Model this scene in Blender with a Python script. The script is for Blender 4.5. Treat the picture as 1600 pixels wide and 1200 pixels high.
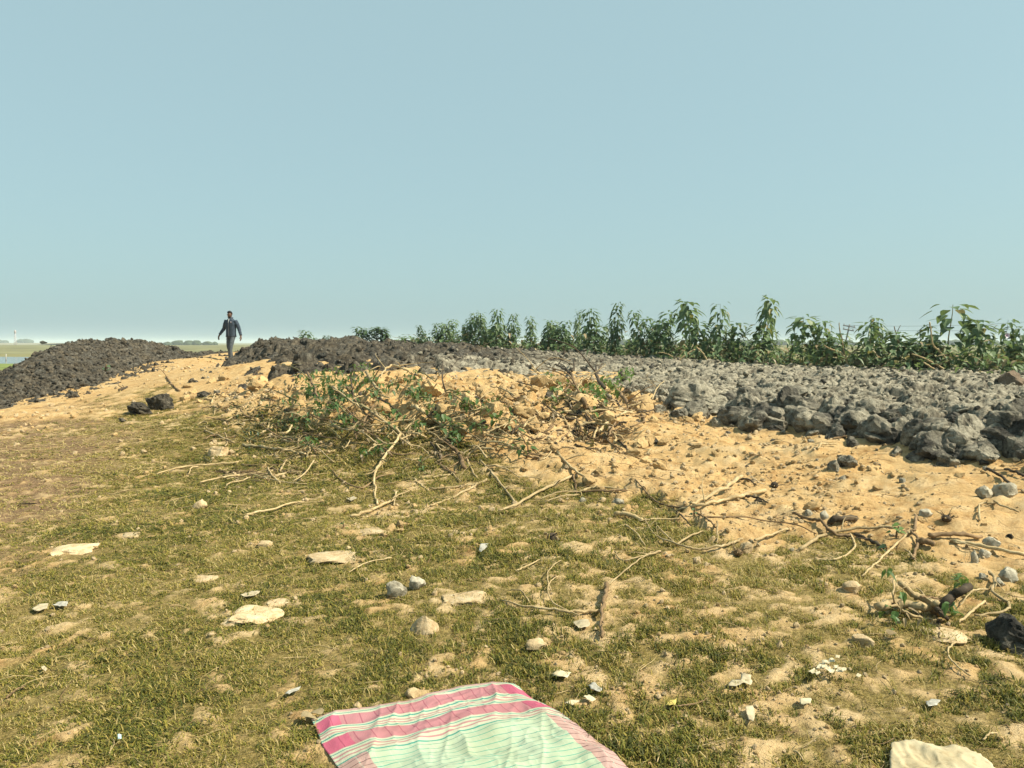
import bpy, bmesh, math, time
import numpy as np
from mathutils import Matrix, Vector, Euler

T0 = time.time()
for _o in list(bpy.data.objects):
    bpy.data.objects.remove(_o)
scene = bpy.context.scene
C = scene.collection
R = math.radians

# ------------------------------------------------------------------ camera, world, sun, exposure
CAM_H = 1.45
F_PX = 1156.0                      # focal length in pixels of the 1600 wide photograph
PITCH = math.atan(65.0 / F_PX)     # the horizon stands 65 px above the middle of the frame
cam_d = bpy.data.cameras.new('camera')
cam_d.sensor_width = 36.0
cam_d.lens = 36.0 * F_PX / 1600.0
cam_d.clip_start = 0.05
cam_d.clip_end = 12000.0
cam = bpy.data.objects.new('camera', cam_d)
C.objects.link(cam)
cam.location = (0, 0, CAM_H)
cam.rotation_euler = (R(90) - PITCH, 0, 0)
scene.camera = cam

SUN_EL, SUN_AZ = R(46), R(100)      # azimuth clockwise from the view direction (+Y)
world = bpy.data.worlds.new('World')
scene.world = world
world.use_nodes = True
wn, wl = world.node_tree.nodes, world.node_tree.links
wn.clear()
w_out = wn.new('ShaderNodeOutputWorld')
w_bg = wn.new('ShaderNodeBackground')
sky = wn.new('ShaderNodeTexSky')
sky.sky_type = 'NISHITA'
sky.sun_disc = False
sky.sun_elevation = SUN_EL
sky.sun_rotation = SUN_AZ
sky.altitude = 0
sky.air_density = 1.0
sky.dust_density = 3.0
sky.ozone_density = 1.0
w_mul = wn.new('ShaderNodeMix'); w_mul.data_type = 'RGBA'; w_mul.blend_type = 'MULTIPLY'
w_mul.inputs['Factor'].default_value = 1.0
w_mul.inputs['B'].default_value = (0.86, 1.08, 0.96, 1)
w_haze = wn.new('ShaderNodeMix'); w_haze.data_type = 'RGBA'
w_haze.inputs['Factor'].default_value = 0.62
w_haze.inputs['B'].default_value = (5.35, 7.6, 8.0, 1)      # thin even veil of dust over the whole sky
wl.new(sky.outputs['Color'], w_mul.inputs['A'])
wl.new(w_mul.outputs['Result'], w_haze.inputs['A'])
wl.new(w_haze.outputs['Result'], w_bg.inputs['Color'])
w_bg.inputs['Strength'].default_value = 0.0575
wl.new(w_bg.outputs['Background'], w_out.inputs['Surface'])

sun_d = bpy.data.lights.new('sun', 'SUN')
sun_d.energy = 5.0
sun_d.angle = R(0.55)
sun_d.color = (1.0, 0.91, 0.73)
sun = bpy.data.objects.new('sun', sun_d)
C.objects.link(sun)
_to_sun = Vector((math.sin(SUN_AZ) * math.cos(SUN_EL), math.cos(SUN_AZ) * math.cos(SUN_EL), math.sin(SUN_EL)))
sun.rotation_euler = _to_sun.to_track_quat('Z', 'Y').to_euler()
sun.location = (20, 0, 30)

scene.render.engine = 'CYCLES'
scene.cycles.use_denoising = True
scene.cycles.max_bounces = 6
scene.cycles.transparent_max_bounces = 6
scene.cycles.volume_bounces = 2
scene.view_settings.view_transform = 'Standard'
scene.view_settings.look = 'None'
scene.view_settings.gamma = 1.0
scene.view_settings.exposure = 0.85
scene.view_settings.use_curve_mapping = False

# ------------------------------------------------------------------ numeric noise
def _h(ix, iy, iz, seed):
    with np.errstate(over='ignore'):
        h = (ix.astype(np.int64) * 374761393 + iy.astype(np.int64) * 668265263 + iz.astype(np.int64) * 2147483647 + seed * 974711) & 0xFFFFFFFF
        h = ((h ^ (h >> 13)) * 1274126177) & 0xFFFFFFFF
        h = ((h ^ (h >> 16)) * 2246822519) & 0xFFFFFFFF
        h = h ^ (h >> 15)
    return (h & 0xFFFFFF) / float(0xFFFFFF)

def vnoise(x, y, seed=0, z=None):
    x = np.asarray(x, float); y = np.asarray(y, float)
    ix = np.floor(x); iy = np.floor(y); fx = x - ix; fy = y - iy
    ux = fx * fx * fx * (fx * (fx * 6 - 15) + 10); uy = fy * fy * fy * (fy * (fy * 6 - 15) + 10)
    if z is None:
        zz = np.zeros_like(ix)
        a = _h(ix, iy, zz, seed); b = _h(ix + 1, iy, zz, seed); c = _h(ix, iy + 1, zz, seed); d = _h(ix + 1, iy + 1, zz, seed)
        return ((a + (b - a) * ux) + ((c + (d - c) * ux) - (a + (b - a) * ux)) * uy) * 2 - 1
    z = np.asarray(z, float); iz = np.floor(z); fz = z - iz; uz = fz * fz * fz * (fz * (fz * 6 - 15) + 10)
    o = []
    for k in (0, 1):
        a = _h(ix, iy, iz + k, seed); b = _h(ix + 1, iy, iz + k, seed); c = _h(ix, iy + 1, iz + k, seed); d = _h(ix + 1, iy + 1, iz + k, seed)
        p = a + (b - a) * ux; q = c + (d - c) * ux
        o.append(p + (q - p) * uy)
    return (o[0] + (o[1] - o[0]) * uz) * 2 - 1

def fbm(x, y, octv=4, seed=0, z=None):
    s = 0; a = 0.5; f = 1.0
    for k in range(octv):
        s = s + a * vnoise(x * f + 17.3 * k, y * f - 9.1 * k, seed + k, None if z is None else z * f)
        a *= 0.5; f *= 2.03
    return s

def worley(x, y, seed=0):
    """nearest and second nearest feature distance, and a random number of the nearest cell"""
    x = np.asarray(x, float); y = np.asarray(y, float)
    ix = np.floor(x); iy = np.floor(y)
    f1 = np.full(x.shape, 9.0); f2 = np.full(x.shape, 9.0); cid = np.zeros(x.shape)
    zz = np.zeros_like(ix)
    for dx in (-1, 0, 1):
        for dy in (-1, 0, 1):
            cx = ix + dx; cy = iy + dy
            px = cx + _h(cx, cy, zz, seed); py = cy + _h(cx, cy, zz + 1, seed)
            d = np.sqrt((px - x) ** 2 + (py - y) ** 2)
            r = _h(cx, cy, zz + 2, seed)
            near = d < f1
            f2 = np.where(near, f1, np.minimum(f2, d))
            cid = np.where(near, r, cid)
            f1 = np.where(near, d, f1)
    return f1, f2, cid

def slabs(x, y, seed=0, tilt=1.2):
    """broken tilted faces: one sloping plane for each irregular cell, and the distance to the crack round it"""
    x = np.asarray(x, float); y = np.asarray(y, float)
    ix = np.floor(x); iy = np.floor(y); zz = np.zeros_like(ix)
    f1 = np.full(x.shape, 9.0); f2 = np.full(x.shape, 9.0); h = np.zeros(x.shape)
    for dx in (-1, 0, 1):
        for dy in (-1, 0, 1):
            cx = ix + dx; cy = iy + dy
            r1 = _h(cx, cy, zz, seed); r2 = _h(cx, cy, zz + 1, seed); r3 = _h(cx, cy, zz + 2, seed)
            ex = x - cx - r1; ey = y - cy - r2
            d = np.hypot(ex, ey)
            hh = r3 + ((r1 * 7.3 % 1 - .5) * ex + (r2 * 7.7 % 1 - .5) * ey) * tilt
            near = d < f1
            f2 = np.where(near, f1, np.minimum(f2, d)); h = np.where(near, hh, h); f1 = np.where(near, d, f1)
    return h, f2 - f1

def sstep(a, b, x):
    t = np.clip((x - a) / (b - a), 0, 1)
    return t * t * (3 - 2 * t)

# ------------------------------------------------------------------ lens: pixel of the photograph <-> world
cp, sp = math.cos(PITCH), math.sin(PITCH)
def pix_dir(u, v):
    a = (u - 800.0) / F_PX; b = (600.0 - v) / F_PX
    return np.array([a, cp + b * sp, -sp + b * cp])
def to_pix(x, y, z):
    dz = z - CAM_H
    dep = np.maximum(y * cp - dz * sp, 0.05)
    up = y * sp + dz * cp
    return 800 + F_PX * x / dep, 600 - F_PX * up / dep
def at_depth(u, v, y):
    d = pix_dir(u, v)
    return np.array([0, 0, CAM_H]) + d * (y / d[1])
def ctrl(u, v, y):
    return tuple(at_depth(u, v, y))

# ------------------------------------------------------------------ the lie of the land
class RBF:
    def __init__(self, pts, c=1.2):
        p = np.array(pts, float)
        self.p = p[:, :2]; self.c = c
        d = np.sqrt(((self.p[:, None] - self.p[None]) ** 2).sum(-1) + c * c)
        self.m = p[:, 2].mean()
        self.w = np.linalg.solve(d + np.eye(len(p)) * 1e-6, p[:, 2] - self.m)
    def __call__(self, x, y):
        x = np.asarray(x, float); y = np.asarray(y, float)
        s = np.full(x.shape, self.m)
        for (a, b), w in zip(self.p, self.w):
            s = s + w * np.sqrt((x - a) ** 2 + (y - b) ** 2 + self.c ** 2)
        return s

G_PTS = [(-4, -1, 0), (0, -1, 0), (4, -1, .05), (-4, 2, 0), (0, 2, 0), (3, 2.5, .02), (6, 2, .1),
    (-5.5, 6, 0), (-2, 5.5, 0), (2.2, 6.2, .1), (5, 4.6, .12),
    ctrl(1050, 790, 6.03), ctrl(1200, 850, 4.95), ctrl(1600, 715, 6.9), ctrl(1260, 680, 8.7), ctrl(1050, 645, 10.6),
    ctrl(700, 770, 6.7), ctrl(700, 705, 8.2), ctrl(700, 650, 9.5), ctrl(700, 605, 11.0), ctrl(850, 690, 8.4), ctrl(850, 610, 11.5),
    ctrl(960, 640, 10.6), ctrl(830, 592, 14.0), ctrl(560, 595, 13.2), ctrl(560, 680, 9.3), ctrl(440, 600, 13.4), ctrl(355, 575, 17.3),
    ctrl(420, 690, 9.9), ctrl(300, 640, 13.2), ctrl(500, 740, 7.8), ctrl(400, 640, 11.6),
    ctrl(160, 590, 20), ctrl(0, 650, 13.6), ctrl(100, 640, 13.8), ctrl(230, 600, 17), ctrl(300, 560, 23.5), ctrl(332, 555.5, 26.5),
    ctrl(0, 625, 16.7), ctrl(0, 780, 6.84), ctrl(0, 700, 9.8), ctrl(150, 720, 8.75), ctrl(230, 645, 13),
    (-9.1, 24, .84), (-8.6, 22, .8), (-10, -2, -.1), (-10, 6, -.05), (-14, 12, -.35), (-17, 16, -.9), (-18, 22, -1), (-17.5, 30, -1), (-16, 40, -1),
    (-12, 30, .9), (-14, 36, .3), (-9, 32, .9), (-10, 42, .2), (-10, 60, -1), (-30, 20, -1), (-30, 50, -1), (-20, 60, -1),
    (0, 20, .8), (5, 14, .5), (10, 12, .45), (12, 20, .6), (0, 30, .9), (15, 28, .5), (10, 42, 0), (0, 48, -.2), (20, 30, .2), (25, 15, .3), (25, 45, -.6),
    (8, 6, .36), (9, 9, .45), (12, 6, .4), (14, 0, .2), (0, 65, -1), (25, 65, -1), (50, 30, -.8), (50, 65, -1)]
g_rbf = RBF(G_PTS)
def ground_base(x, y):
    x = np.asarray(x, float); y = np.asarray(y, float)
    r = np.sqrt(x * x + (y * 0.9) ** 2)
    far = sstep(42, 62, r)
    xc = np.clip(x, -60, 60); yc = np.clip(y, -6, 75)
    return g_rbf(xc, yc) * (1 - far) + (-1.0) * far

# photograph polygons that say where the grass ends and the dug earth begins
def poly_sd(px, py, poly):
    """signed distance, positive inside"""
    P = np.array(poly, float); n = len(P)
    d = np.full(px.shape, 1e9); ins = np.zeros(px.shape, bool)
    for k in range(n):
        a = P[k]; b = P[(k + 1) % n]; e = b - a
        t = np.clip(((px - a[0]) * e[0] + (py - a[1]) * e[1]) / max(e @ e, 1e-9), 0, 1)
        d = np.minimum(d, np.hypot(px - a[0] - t * e[0], py - a[1] - t * e[1]))
        c = (a[1] > py) != (b[1] > py)
        ins ^= c & (px < (b[0] - a[0]) * (py - a[1]) / ((b[1] - a[1]) + 1e-12) + a[0])
    return np.where(ins, d, -d)

SOIL = [(-300, 690), (-60, 676), (60, 660), (150, 640), (225, 620), (258, 612), (270, 645), (330, 640), (400, 648), (460, 660), (530, 668),
    (620, 672), (690, 690), (740, 715), (800, 748), (880, 762), (960, 790), (1060, 796), (1130, 845), (1200, 852), (1290, 828), (1370, 850), (1440, 872),
    (1500, 905), (1560, 905), (1900, 900), (1900, 480), (-300, 480)]
SAND = [(90, 862, 42, 9), (385, 964, 46, 15), (428, 944, 20, 6), (725, 937, 38, 11), (515, 873, 48, 10), (575, 855, 22, 7), (190, 837, 22, 5),
    (610, 800, 70, 24), (560, 830, 50, 14), (1020, 945, 46, 34), (960, 925, 30, 20), (1500, 995, 40, 17), (1335, 920, 17, 9), (340, 1003, 25, 8), (312, 903, 28, 8), (325, 945, 30, 10),
    (1000, 1080, 75, 22), (930, 1062, 45, 16), (1180, 1000, 60, 18), (1230, 1062, 36, 16), (1190, 1180, 55, 22), (350, 1076, 22, 6), (105, 1043, 20, 6), (1300, 975, 30, 10),
    (1210, 815, 60, 16), (460, 1120, 40, 10), (1130, 870, 20, 8), (1340, 1010, 30, 10), (890, 1040, 30, 10), (700, 955, 30, 7), (1510, 1060, 30, 14), (760, 830, 36, 10),
    (640, 760, 40, 14), (500, 705, 40, 14), (545, 742, 24, 9), (160, 655, 26, 3), (207, 660, 20, 4), (1060, 1190, 40, 14), (1330, 1120, 50, 16), (1450, 1090, 40, 14), (1390, 1010, 40, 14), (1280, 1150, 30, 10), (740, 860, 24, 8), (860, 985, 40, 10)]

def masks(x, y, zb):
    u, v = to_pix(x, y, zb)
    near = (y > 0.6)
    wob = fbm(x * 1.1, y * 1.1, 4, 5)
    wob2 = fbm(x * 4.3, y * 4.3, 4, 11)
    wob3 = fbm(x * 14, y * 14, 3, 15)
    sd = poly_sd(u, v * 1.0, SOIL)
    soil = sstep(-10, 14, sd + 26 * wob + 24 * wob2 + 14 * wob3)
    sand = np.zeros_like(u)
    for (a, b, w, h) in SAND:
        q = 1 - np.sqrt(((u - a) / w) ** 2 + ((v - b) / h) ** 2)
        sand = np.maximum(sand, q)
    lf_ = sstep(900, 500, u)
    sand = sstep(-.14 + .16 * lf_, 0.55 + .2 * lf_, sand * .9 + 0.55 * wob2 + .95 * wob3)
    # thin turf: bare specks everywhere, many more towards the right foreground
    thin = sstep(300, 1250, u + 0.15 * (v - 800)) * sstep(700, 950, v)
    bare = sstep(0.16, 1.10, wob2 * 0.8 + wob * 0.45 + wob3 * 1.1 + 0.34 * thin - 0.16 + .06 * sstep(650, 900, u))
    bare = np.where(v > 600, bare, bare * 0.3)
    # dry trampled strip at the left by the path
    dust = sstep(330, 60, u + 120 * wob + 80 * wob2 + 30 * wob3 + 0.5 * np.maximum(v - 690, 0) + .9 * np.maximum(690 - v, 0)) * sstep(600, 640, v) * sstep(1000, 800, v)
    chunk = np.clip(1.25 - np.sqrt(((u - 700) / 340) ** 2 + ((v - 645) / 58) ** 2), 0, 1)
    off = near & (np.hypot(x, y) < 60)
    z0 = lambda a: np.where(off, a, 0)
    return z0(soil), z0(np.maximum(sand, 0)), z0(bare), z0(dust), z0(chunk), u, v

_pc = ctrl(925, 682, 8.6)
PITS = [(_pc[0], _pc[1], -.26, .30), (_pc[0] + .25, _pc[1] + .05, -.14, .22), (_pc[0] + .1, _pc[1] + .75, .22, .45), (_pc[0] - .6, _pc[1] + .7, .16, .4)]
def ground_h(x, y, fine=True, m=None):
    x = np.asarray(x, float); y = np.asarray(y, float)
    zb = ground_base(x, y)
    soil, sand, bare, dust, chunk, u, v = m if m is not None else masks(x, y, zb)
    path = sstep(430, 300, u) * sstep(660, 630, v) * soil
    rough = np.clip(soil * (1 - 0.75 * path), 0, 1)
    z = zb + 0.03 * fbm(x * .9, y * .9, 3, 21) + 0.012 * fbm(x * 7, y * 7, 3, 22)
    z = z + rough * (0.05 * fbm(x * 2.2, y * 2.2, 4, 23))
    f1, f2, cid = worley(x * 4.2 + .4 * vnoise(x * 3, y * 3, 2), y * 4.2, 31)
    z = z + rough * (0.26 + chunk * 1.3) * 0.075 * (cid * 0.9 + 0.35) * (1 - np.clip(f1 * 1.25, 0, 1) ** 2)
    f1, f2, cid = worley(x * 11, y * 11, 32)
    z = z + rough * 0.03 * (0.22 + .8 * chunk) * cid * (1 - np.clip(f1 * 1.3, 0, 1) ** 2)
    f1, f2, cid = worley(x * 24, y * 24, 34)
    z = z + np.clip(rough + .5 * np.maximum(sand, bare), 0, 1) * 0.012 * cid * (1 - np.clip(f1 * 1.3, 0, 1) ** 2) * np.clip(9 / np.maximum(y, 1), 0, 1)
    z = z + rough * 0.045 * (1 - np.abs(vnoise(x * 1.8 + y * .8, y * 3.2 - x * .5, 35))) ** 3 + rough * .014 * (1 - np.abs(vnoise(x * 6 + y * 3, y * 10 - x * 2, 36))) ** 2
    f1, f2, cid = worley(x * 1.7, y * 1.7, 33)
    z = z + chunk * soil * 0.16 * (cid) * (1 - np.clip(f1 * 1.2, 0, 1) ** 2)
    for (a_, b_, dz, rr_) in PITS:
        z = z + dz * np.exp(-((x - a_) ** 2 + (y - b_) ** 2) / rr_ ** 2)
    # wheel ruts of the path
    rut = np.sin((u - 2.2 * (640 - v)) * 0.05) * 0.02 * path
    z = z + rut + 0.012 * np.clip(sand, 0, 1) + 0.004 * fbm(x * 22, y * 22, 2, 25)
    return z

# ------------------------------------------------------------------ dark mud bank
TOE = [ctrl(340, 566, 19.4), ctrl(366, 596, 15.2), ctrl(430, 614, 13.0), ctrl(500, 610, 12.4), ctrl(560, 606, 12.4), ctrl(650, 600, 12.2), ctrl(700, 603, 11.7),
    ctrl(760, 608, 11.6), ctrl(830, 598, 13.2), ctrl(930, 602, 13.0), ctrl(1000, 624, 11.7), ctrl(1050, 638, 11.0), ctrl(1100, 654, 10.1), ctrl(1160, 666, 9.4),
    ctrl(1230, 666, 9.3), ctrl(1270, 676, 8.9), ctrl(1350, 690, 8.1), ctrl(1400, 700, 7.7), ctrl(1480, 722, 7.0), ctrl(1540, 716, 7.0), ctrl(1600, 712, 7.0), (7.2, 6.9, 0), (12, 6.6, 0)]
BACK = [ctrl(1600, 582, 18.4), ctrl(1500, 578, 18.8), ctrl(1300, 572, 20), ctrl(1180, 568, 21.5), ctrl(1050, 560, 23.5), ctrl(900, 550, 26), ctrl(700, 545, 28), ctrl(560, 540, 29)]
BANK_POLY = [p[:2] for p in TOE] + [(27, 12), (27, 24), (16, 25), (8, 30), (0, 33), (-6, 33), (-8.2, 27), (-7.9, 22.8), ctrl(346, 557, 21.0)[:2]]
BT_PTS = [ctrl(1600, 645, 8.2), ctrl(1480, 638, 8.8), ctrl(1350, 622, 10.2), ctrl(1180, 612, 11.6), ctrl(1080, 600, 13), ctrl(1050, 605, 12.2), ctrl(900, 574, 17), ctrl(950, 590, 14.8), ctrl(820, 572, 17),
    ctrl(700, 583, 14.4), ctrl(700, 560, 20), ctrl(560, 572, 16), ctrl(560, 549, 21.5), ctrl(450, 577, 15.9), ctrl(420, 540, 20.6), ctrl(500, 543, 20.5), ctrl(600, 547, 21.5),
    ctrl(380, 541, 21.0), ctrl(358, 549, 20.8), ctrl(400, 572, 17.5), (12, 9, .66), (24, 10, .7), (24, 22, .6), (16, 24, .55), (8, 29, .6), (0, 33, .8), (-6, 33, .9)] + BACK
b_rbf = RBF(BT_PTS, 1.0)
def bank_s(x, y):
    return poly_sd(x, y, BANK_POLY)
def bank_h(x, y, parts=False):
    x = np.asarray(x, float); y = np.asarray(y, float)
    s = bank_s(x, y)
    s2 = s + 0.22 * fbm(x * 1.6, y * 1.6, 3, 41)
    left = sstep(1.5, -2.5, x)
    w = 0.42 + 1.23 * left * (1 - .75 * sstep(-5.6, -7.0, x) * sstep(18, 20, y))
    zg = ground_base(x, y)
    zt = b_rbf(x, y)
    f = sstep(-0.05, 1, s2 / w) ** 0.8
    z = (zg - 0.12) * (1 - f) + np.maximum(zt, zg + .05) * f + np.where(s2 < 0, 0.5 * np.clip(s2, -1, 0), 0)
    inn = sstep(-.1, .4, s2)
    wx = x + .10 * vnoise(x * 4, y * 4, 3); wy = y + .10 * vnoise(x * 4 + 9, y * 4, 4)
    big, cr = slabs(wx * 2.5, wy * 2.5, 43, 1.5); cid = big
    crack = sstep(0.0, 0.14, cr)
    med, cr2 = slabs(wx * 6.4, wy * 6.4, 44, 1.5)
    sm, cr3 = slabs(x * 15, y * 15, 45, 1.4)
    f1b, f2b = 0.0, cr2
    sm = sm + .8 * fbm(x * 22, y * 22, 2, 47)
    amp = 0.10 + 0.10 * left
    rough = 0.16 * fbm(x * 1.3, y * 1.3, 3, 46) * (0.6 + left)
    z = z + inn * (amp * big - 0.07 * (1 - crack) + 0.048 * med - .03 * (1 - sstep(0, .16, cr2)) + 0.024 * sm - 0.10 + rough)
    if parts:
        return z, s2, left, crack * (0.4 + 0.6 * sstep(0, .1, f2b - f1b)), cid
    return z

# ------------------------------------------------------------------ dark mound at the left
CREST = np.array([(-11.2, 15.6, -.1), (-11.45, 16.8, .55), (-11.8, 18.3, 1.02), (-12.3, 20.0, 1.42), (-12.75, 22, 1.6), (-12.85, 25.3, 1.57), (-12.75, 26.6, 1.45), (-12.6, 28.0, 1.05), (-12.4, 29.2, .7)])
CREST2 = np.array([(-13.6, 29.4, .95), (-12.9, 30.2, 1.16), (-12.3, 30.3, 1.14), (-11.8, 29.9, .9)])
def _ridge(x, y, cr, wr, wl_):
    best = np.full(x.shape, -9.0)
    zg = ground_base(x, y)
    for a, b in zip(cr[:-1], cr[1:]):
        e = b[:2] - a[:2]
        t = ((x - a[0]) * e[0] + (y - a[1]) * e[1]) / (e @ e)
        tc = np.clip(t, 0, 1)
        dx = x - (a[0] + tc * e[0]); dy = y - (a[1] + tc * e[1])
        side = np.where(dx * e[1] - dy * e[0] > 0, wr, wl_)
        d = np.hypot(dx, dy) / side
        zc = a[2] + (b[2] - a[2]) * tc
        prof = np.maximum(1.06 - np.sqrt(d * d + 0.02) , -0.4)
        best = np.maximum(best, zg + (np.maximum(zc - zg, .1)) * np.minimum(prof, 0.96))
    return best
def mound_h(x, y):
    x = np.asarray(x, float); y = np.asarray(y, float)
    z = np.maximum(_ridge(x, y, CREST, 1.55, 1.75), _ridge(x, y, CREST2, .8, .8))
    wx = x + .1 * vnoise(x * 4, y * 4, 5); wy = y + .1 * vnoise(x * 4 + 9, y * 4, 6)
    h1, c1 = slabs(wx * 3.2, wy * 3.2, 53, 1.6); h2, c2 = slabs(wx * 7.5, wy * 7.5, 54, 1.5)
    z = z + 0.085 * h1 + 0.07 * h2 - .04 * (1 - sstep(0, .15, c1)) - .025 * (1 - sstep(0, .15, c2)) + 0.10 * fbm(x * 1.4, y * 1.4, 3, 55) - 0.09 + .02 * fbm(x * 14, y * 14, 2, 56)
    return z

class Raster:
    """a height function sampled once on a fan, for quick look-ups"""
    def __init__(self, fn, ny=430, nt=580, y0=1.2, y1=43.0, tm=1.16):
        self.y0, self.y1, self.tm, self.ny, self.nt = y0, y1, tm, ny, nt
        y = np.geomspace(y0, y1, ny)[:, None]; t = np.linspace(-tm, tm, nt)[None]
        self.z = fn(t * (y + 1.5), y + 0 * t)
    def __call__(self, x, y):
        x = np.asarray(x, float); y = np.asarray(y, float)
        fy = np.clip(np.log(np.maximum(y, 1e-3) / self.y0) / math.log(self.y1 / self.y0) * (self.ny - 1), 0, self.ny - 1.001)
        ft = np.clip((x / (y + 1.5) + self.tm) / (2 * self.tm) * (self.nt - 1), 0, self.nt - 1.001)
        i = fy.astype(int); j = ft.astype(int); a = fy - i; b = ft - j; z = self.z
        return (z[i, j] * (1 - a) + z[i + 1, j] * a) * (1 - b) + (z[i, j + 1] * (1 - a) + z[i + 1, j + 1] * a) * b
g_ras, b_ras, m_ras = Raster(ground_h), Raster(bank_h), Raster(mound_h)
def top_h(x, y):
    x = np.atleast_1d(np.asarray(x, float)); y = np.atleast_1d(np.asarray(y, float))
    return np.maximum(np.maximum(g_ras(x, y), b_ras(x, y)), np.where((x < -8) & (y > 12), m_ras(x, y), -9))

_TS = np.concatenate([np.geomspace(1.4, 42, 340)])
def hit(u, v, fn=None):
    """where the sight line through this pixel meets the ground"""
    fn = fn or top_h
    d = pix_dir(u, v)
    X = d[0] / d[1] * _TS; Y = _TS; Z = CAM_H + d[2] / d[1] * _TS
    H = fn(X, Y)
    k = np.nonzero(Z <= H)[0]
    if len(k) == 0:
        k = [len(_TS) - 1]
    k = k[0]
    if k > 0:
        a = Z[k - 1] - H[k - 1]; b = H[k] - Z[k]
        t = a / max(a + b, 1e-9)
        yy = Y[k - 1] + (Y[k] - Y[k - 1]) * t
        # a second finer look inside the bracket
        yf = np.linspace(Y[k - 1], Y[k], 7); hf = fn(d[0] / d[1] * yf, yf); zf = CAM_H + d[2] / d[1] * yf
        kk = np.nonzero(zf <= hf)[0]
        if len(kk): yy = yf[kk[0]]
    else:
        yy = Y[0]
    return np.array([d[0] / d[1] * yy, yy, CAM_H + d[2] / d[1] * yy])
def depth_of(p):
    return p[1] * cp - (p[2] - CAM_H) * sp

# ------------------------------------------------------------------ node helpers
def mat(name):
    m = bpy.data.materials.new(name)
    m.use_nodes = True
    nt = m.node_tree
    for n in list(nt.nodes):
        nt.nodes.remove(n)
    out = nt.nodes.new('ShaderNodeOutputMaterial')
    b = nt.nodes.new('ShaderNodeBsdfPrincipled')
    b.inputs['Roughness'].default_value = 0.9
    b.inputs['Specular IOR Level'].default_value = 0.2
    nt.links.new(b.outputs['BSDF'], out.inputs['Surface'])
    return m, nt, b, out
def N(nt, t, **kw):
    n = nt.nodes.new(t)
    for k, val in kw.items():
        setattr(n, k, val)
    return n
def noise(nt, vec, scale, detail=5, rough=0.6, dist=0.0):
    n = N(nt, 'ShaderNodeTexNoise')
    n.inputs['Scale'].default_value = scale; n.inputs['Detail'].default_value = detail
    n.inputs['Roughness'].default_value = rough; n.inputs['Distortion'].default_value = dist
    if vec is not None:
        nt.links.new(vec, n.inputs['Vector'])
    return n.outputs['Fac']
def ramp(nt, fac, stops, interp='LINEAR'):
    n = N(nt, 'ShaderNodeValToRGB')
    cr = n.color_ramp; cr.interpolation = interp
    while len(cr.elements) < len(stops):
        cr.elements.new(0.5)
    for e, (p, c) in zip(cr.elements, stops):
        e.position = p
        e.color = tuple(c) + (1,) if len(c) == 3 else c
    nt.links.new(fac, n.inputs['Fac'])
    return n.outputs['Color']
def mix(nt, fac, a, b, blend='MIX'):
    n = N(nt, 'ShaderNodeMix'); n.data_type = 'RGBA'; n.blend_type = blend
    for sock, val in (('Factor', fac), ('A', a), ('B', b)):
        if isinstance(val, (int, float)):
            n.inputs[sock].default_value = val
        elif isinstance(val, tuple):
            n.inputs[sock].default_value = val + (1,) if len(val) == 3 else val
        else:
            nt.links.new(val, n.inputs[sock])
    return n.outputs['Result']
def math_(nt, op, a, b=None, c=None, clamp=False):
    n = N(nt, 'ShaderNodeMath'); n.operation = op; n.use_clamp = clamp
    for k, val in enumerate((a, b, c)):
        if val is None: continue
        if isinstance(val, (int, float)): n.inputs[k].default_value = val
        else: nt.links.new(val, n.inputs[k])
    return n.outputs[0]
def attr(nt, name, kind='GEOMETRY'):
    n = N(nt, 'ShaderNodeAttribute'); n.attribute_name = name; n.attribute_type = kind
    return n.outputs['Fac']
def bump(nt, b, height, strength, dist=0.02, prev=None):
    n = N(nt, 'ShaderNodeBump')
    n.inputs['Strength'].default_value = strength; n.inputs['Distance'].default_value = dist
    nt.links.new(height, n.inputs['Height'])
    if prev is not None: nt.links.new(prev, n.inputs['Normal'])
    nt.links.new(n.outputs['Normal'], b.inputs['Normal'])
    return n.outputs['Normal']
def pos(nt):
    return N(nt, 'ShaderNodeNewGeometry').outputs['Position']
def objco(nt):
    return N(nt, 'ShaderNodeTexCoord').outputs['Object']
def rnd(nt):
    return N(nt, 'ShaderNodeObjectInfo').outputs['Random']

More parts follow.
